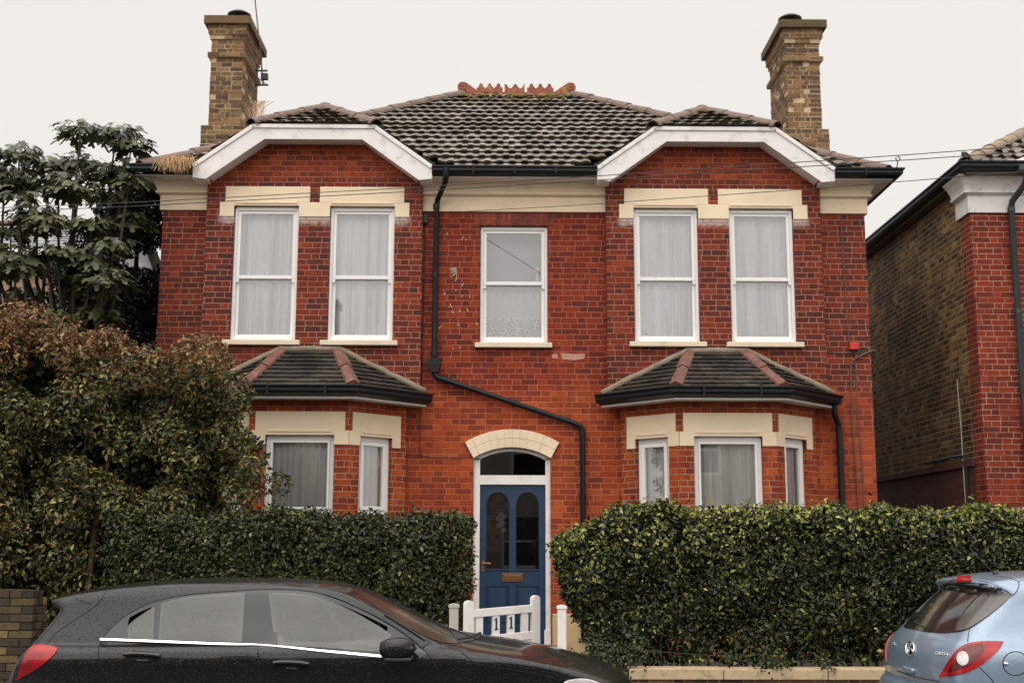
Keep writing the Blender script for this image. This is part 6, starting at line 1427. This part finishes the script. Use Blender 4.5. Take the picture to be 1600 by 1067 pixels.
    for nm, x0, x1, z0, z1 in (('rear_screen', .1, .33, 1.0, 1.24),):
        pass
    return C
black_car()

def blue_car():
    X0, YC = 2.95, 9.30
    side = [(.03,.28),(0,.40),(-.01,.55),(.01,.655),(.055,.69),(.055,.69),(.05,.80),(.075,.93),(.13,1.02),(.165,1.05),(.165,1.05),(.30,1.19),(.50,1.365),(.50,1.365),(.455,1.405),(.47,1.432),(.47,1.432),(.58,1.455),(.80,1.48),(1.1,1.492),(1.5,1.488),(1.9,1.455),(2.3,1.34),(2.75,1.12),(2.95,1.03),(3.1,.99),(3.5,.93),(3.8,.80),(3.95,.65),(4.0,.5),(3.98,.3),(3.9,.2),(3.9,.2),(.1,.2),(.1,.2)]
    front = [(0,1.62),(.30,1.60),(.50,1.54),(.60,1.46),(.65,1.36),(.70,1.22),(.75,1.09),(.79,1.02),(.83,.97),(.852,.90),(.857,.80),(.85,.65),(.855,.45),(.84,.3),(.78,.2),(.78,.2),(0,.2)]
    C = Car(side, front, 4.0, .857, (X0, YC, 0), .10, .16, .06, .10, .34, (.68, 3.18), .30, k1=.09)
    t = thing('parked_car', (X0+2.0, YC, 0), 'pale blue three-door hatchback with round fuel flap, its tail entering from the right edge', 'car')
    V, F = C.mesh(.026); b = MB(); b.v = [tuple(v) for v in V+C.org]; b.f = F; b.m = [0]*len(F); b.build('body', M_['carblue'], t, smooth=True, uv=False)
    ex = lambda p, n=4: crv(p, n)
    g = [(1412,979),(1412,979),(1424,962),(1444,938),(1466,917),(1478,912),(1500,910),(1530,911),(1556,916),(1582,929),(1582,929),(1566,945),(1545,962),(1520,979),(1504,986),(1490,988),(1490,988),(1470,989),(1440,986),(1420,982)]
    C.patch(ex(g), (1495,955), 'px', .003, rings=9).build('rear_window', M_['darkglass'], t, smooth=True, uv=False, auto=50)
    w2 = [(1494,986),(1494,986),(1500,970),(1515,948),(1533,930),(1553,917),(1553,917),(1580,930),(1580,930),(1565,945),(1545,961),(1520,978),(1506,984)]
    C.patch(ex(w2), (1532,953), 'px', .0065, rings=6).build('rear_window', M_['smoke'], t, smooth=True, uv=False, auto=50)
    b = MB(); C.line([(1492,986),(1499,970),(1514,947),(1532,929),(1550,917)], 'px', .004, .006, b=b); C.line([(1446,981),(1436,975),(1430,972)], 'px', .006, .008, b=b); b.build('wiper', M_['rubber'], t, uv=False)
    # spoiler lip with the high brake lamp
    b = MB(); C.line([(1475,911),(1490,905),(1515,904),(1545,909),(1570,919),(1583,929)], 'px', .013, -.003, b=b); b.build('spoiler', M_['carblue'], t, smooth=True, uv=False)
    C.patch(ex([(1497,901),(1497,901),(1518,901),(1518,901),(1519,909),(1519,909),(1496,909),(1496,909)], 3), (1507.5,905), 'px', .012, .02).build('brake_lamp', M_['lamp'], t, smooth=True, uv=False, auto=50)
    lp = [(1467,1057),(1467,1057),(1474,1047),(1488,1025),(1501,1011),(1518,1004),(1540,1001.5),(1568,1002),(1568,1002),(1562,1013),(1548,1027),(1530,1040),(1510,1050),(1490,1055)]
    for mi in (False, True): C.patch(ex(lp), (1512,1029), 'px', .007, .014, mirror=mi).build('tail_lamp', M_['lamp'], t, smooth=True, uv=False, auto=50)
    C.patch(ex([(1482,1050),(1482,1050),(1490,1036),(1500,1020),(1512,1010),(1534,1005),(1534,1005),(1538,1016),(1526,1030),(1508,1042)]), (1510,1027), 'px', .0095, .01).build('lamp_lens', M_['lampd'], t, smooth=True, uv=False, auto=50)
    el = lambda cx, cy, rx, ry, n=24: [(cx+rx*math.cos(a), cy+ry*math.sin(a)) for a in np.linspace(0, 2*math.pi, n+1)[:-1]]
    C.patch(el(1505,1029,8.5,10.5), (1505,1029), 'px', .015, .012, rings=4).build('reversing_lamp', M_['lampw'], t, smooth=True, uv=False, auto=50)
    # badge
    C.patch(el(1423,1013,6.5,11.5), (1423,1013), 'px', .004, .008, rings=3).build('badge', M_['gloss'], t, smooth=True, uv=False)
    b = MB(); e = el(1423,1013,6.3,11.2); C.line(e+[e[0]], 'px', .006, .006, sub=2, b=b); C.line([(1420,1019),(1421,1012),(1424,1008),(1426,1005)], 'px', .006, .007, b=b); C.line([(1421,1013),(1426,1014),(1427,1018)], 'px', .005, .007, b=b); C.line([(1419,1009),(1422,1006)], 'px', .004, .007, b=b); b.build('badge_ring', M_['chrome'], t, smooth=True, uv=False)
    b = MB()
    letters = {'C': [[(1,.9),(.6,1),(.1,.8),(0,.5),(.1,.2),(.6,0),(1,.1)]], 'O': [[(.5,1),(.05,.8),(.05,.2),(.5,0),(.95,.2),(.95,.8),(.5,1)]], 'R': [[(0,0),(0,1),(.8,1),(.95,.75),(.8,.5),(0,.5)],[(.4,.5),(1,0)]], 'S': [[(1,.9),(.5,1),(.05,.8),(.5,.52),(.95,.25),(.5,0),(0,.1)]], 'A': [[(0,0),(.5,1),(1,0)],[(.2,.35),(.8,.35)]]}
    for i, ch in enumerate('CORSA'):
        x0 = 1462+i*4.2; y0 = 1022.5+i*.35
        for st in letters[ch]:
            p = [(x0+a*3.1, y0-c_*4.6) for a, c_ in st]; q = []
            H = C.px(p); N = C.grad(H); b.tube(list(H+N*.004+C.org), .0022, 5)
    b.build('lettering', M_['chrome'], t, smooth=True, uv=False)
    b = MB(); C.line([(1396,1003),(1397.5,1007),(1399,1007)], 'px', .004, .005, b=b); C.line([(1396,1007),(1399,1004)], 'px', .003, .005, b=b); b.build('lettering', M_['chrome'], t, smooth=True, uv=False)
    for pts in ([(1515,981),(1513,992),(1512,1003)], [(1530,1042),(1545,1056),(1556,1070)], [(1555,899),(1575,902),(1590,908),(1592,915),(1588,924),(1583,929)], [(1401,1046),(1420,1054),(1445,1060),(1468,1064)], [(1590,908),(1600,905.5)]): C.line(pts, 'px', .0035, -.001).build('panel_gap', M_['seam'], t, uv=False)
    e = el(1587,1036,20,18.5); C.line(e+[e[0]], 'px', .0035, -.001, sub=2).build('panel_gap', M_['seam'], t, uv=False)
    b = MB(); C.line([(1568,1036),(1574,1037)], 'px', .010, .006, b=b); b.build('flap_grip', M_['chrome'], t, smooth=True, uv=False)
    b = MB(); C.line([(1414,1043),(1422,1046),(1429,1048)], 'px', .022, .004, b=b); b.build('tailgate_handle', M_['carblue'], t, smooth=True, uv=False)
    a0 = C.px([(1553, 897)])[0]+C.org; b = MB(); b.tube([a0+np.array([.02, 0, -.01]), a0+np.array([0, 0, .02])], [.02, .012], 8); b.tube([a0+np.array([0, 0, .01]), a0+np.array([-.05, 0, .06]), a0+np.array([-.17, 0, .19])], [.006,.004,.003], 6); b.build('aerial', M_['rubber'], t, smooth=True, uv=False)
    for x in (.68, 3.18):
        for s in (-1, 1): wheel(t, X0+x, YC+s*.74, .30, s)
    dl = [(1.05,1.05),(1.05,1.05),(1.15,1.30),(1.35,1.38),(1.8,1.38),(2.1,1.30),(2.45,1.12),(2.55,1.0),(2.55,1.0),(1.8,1.0)]
    for mi in (False, True): C.patch(crv(dl, 4), (1.75,1.18), 'side', .004, mirror=mi).build('side_window', M_['darkglass'], t, smooth=True, uv=False, auto=50)
    return C
M_['smoke'] = carglass('smoked_quarter_glass', (.085, .075, .07), .25)
blue_car()
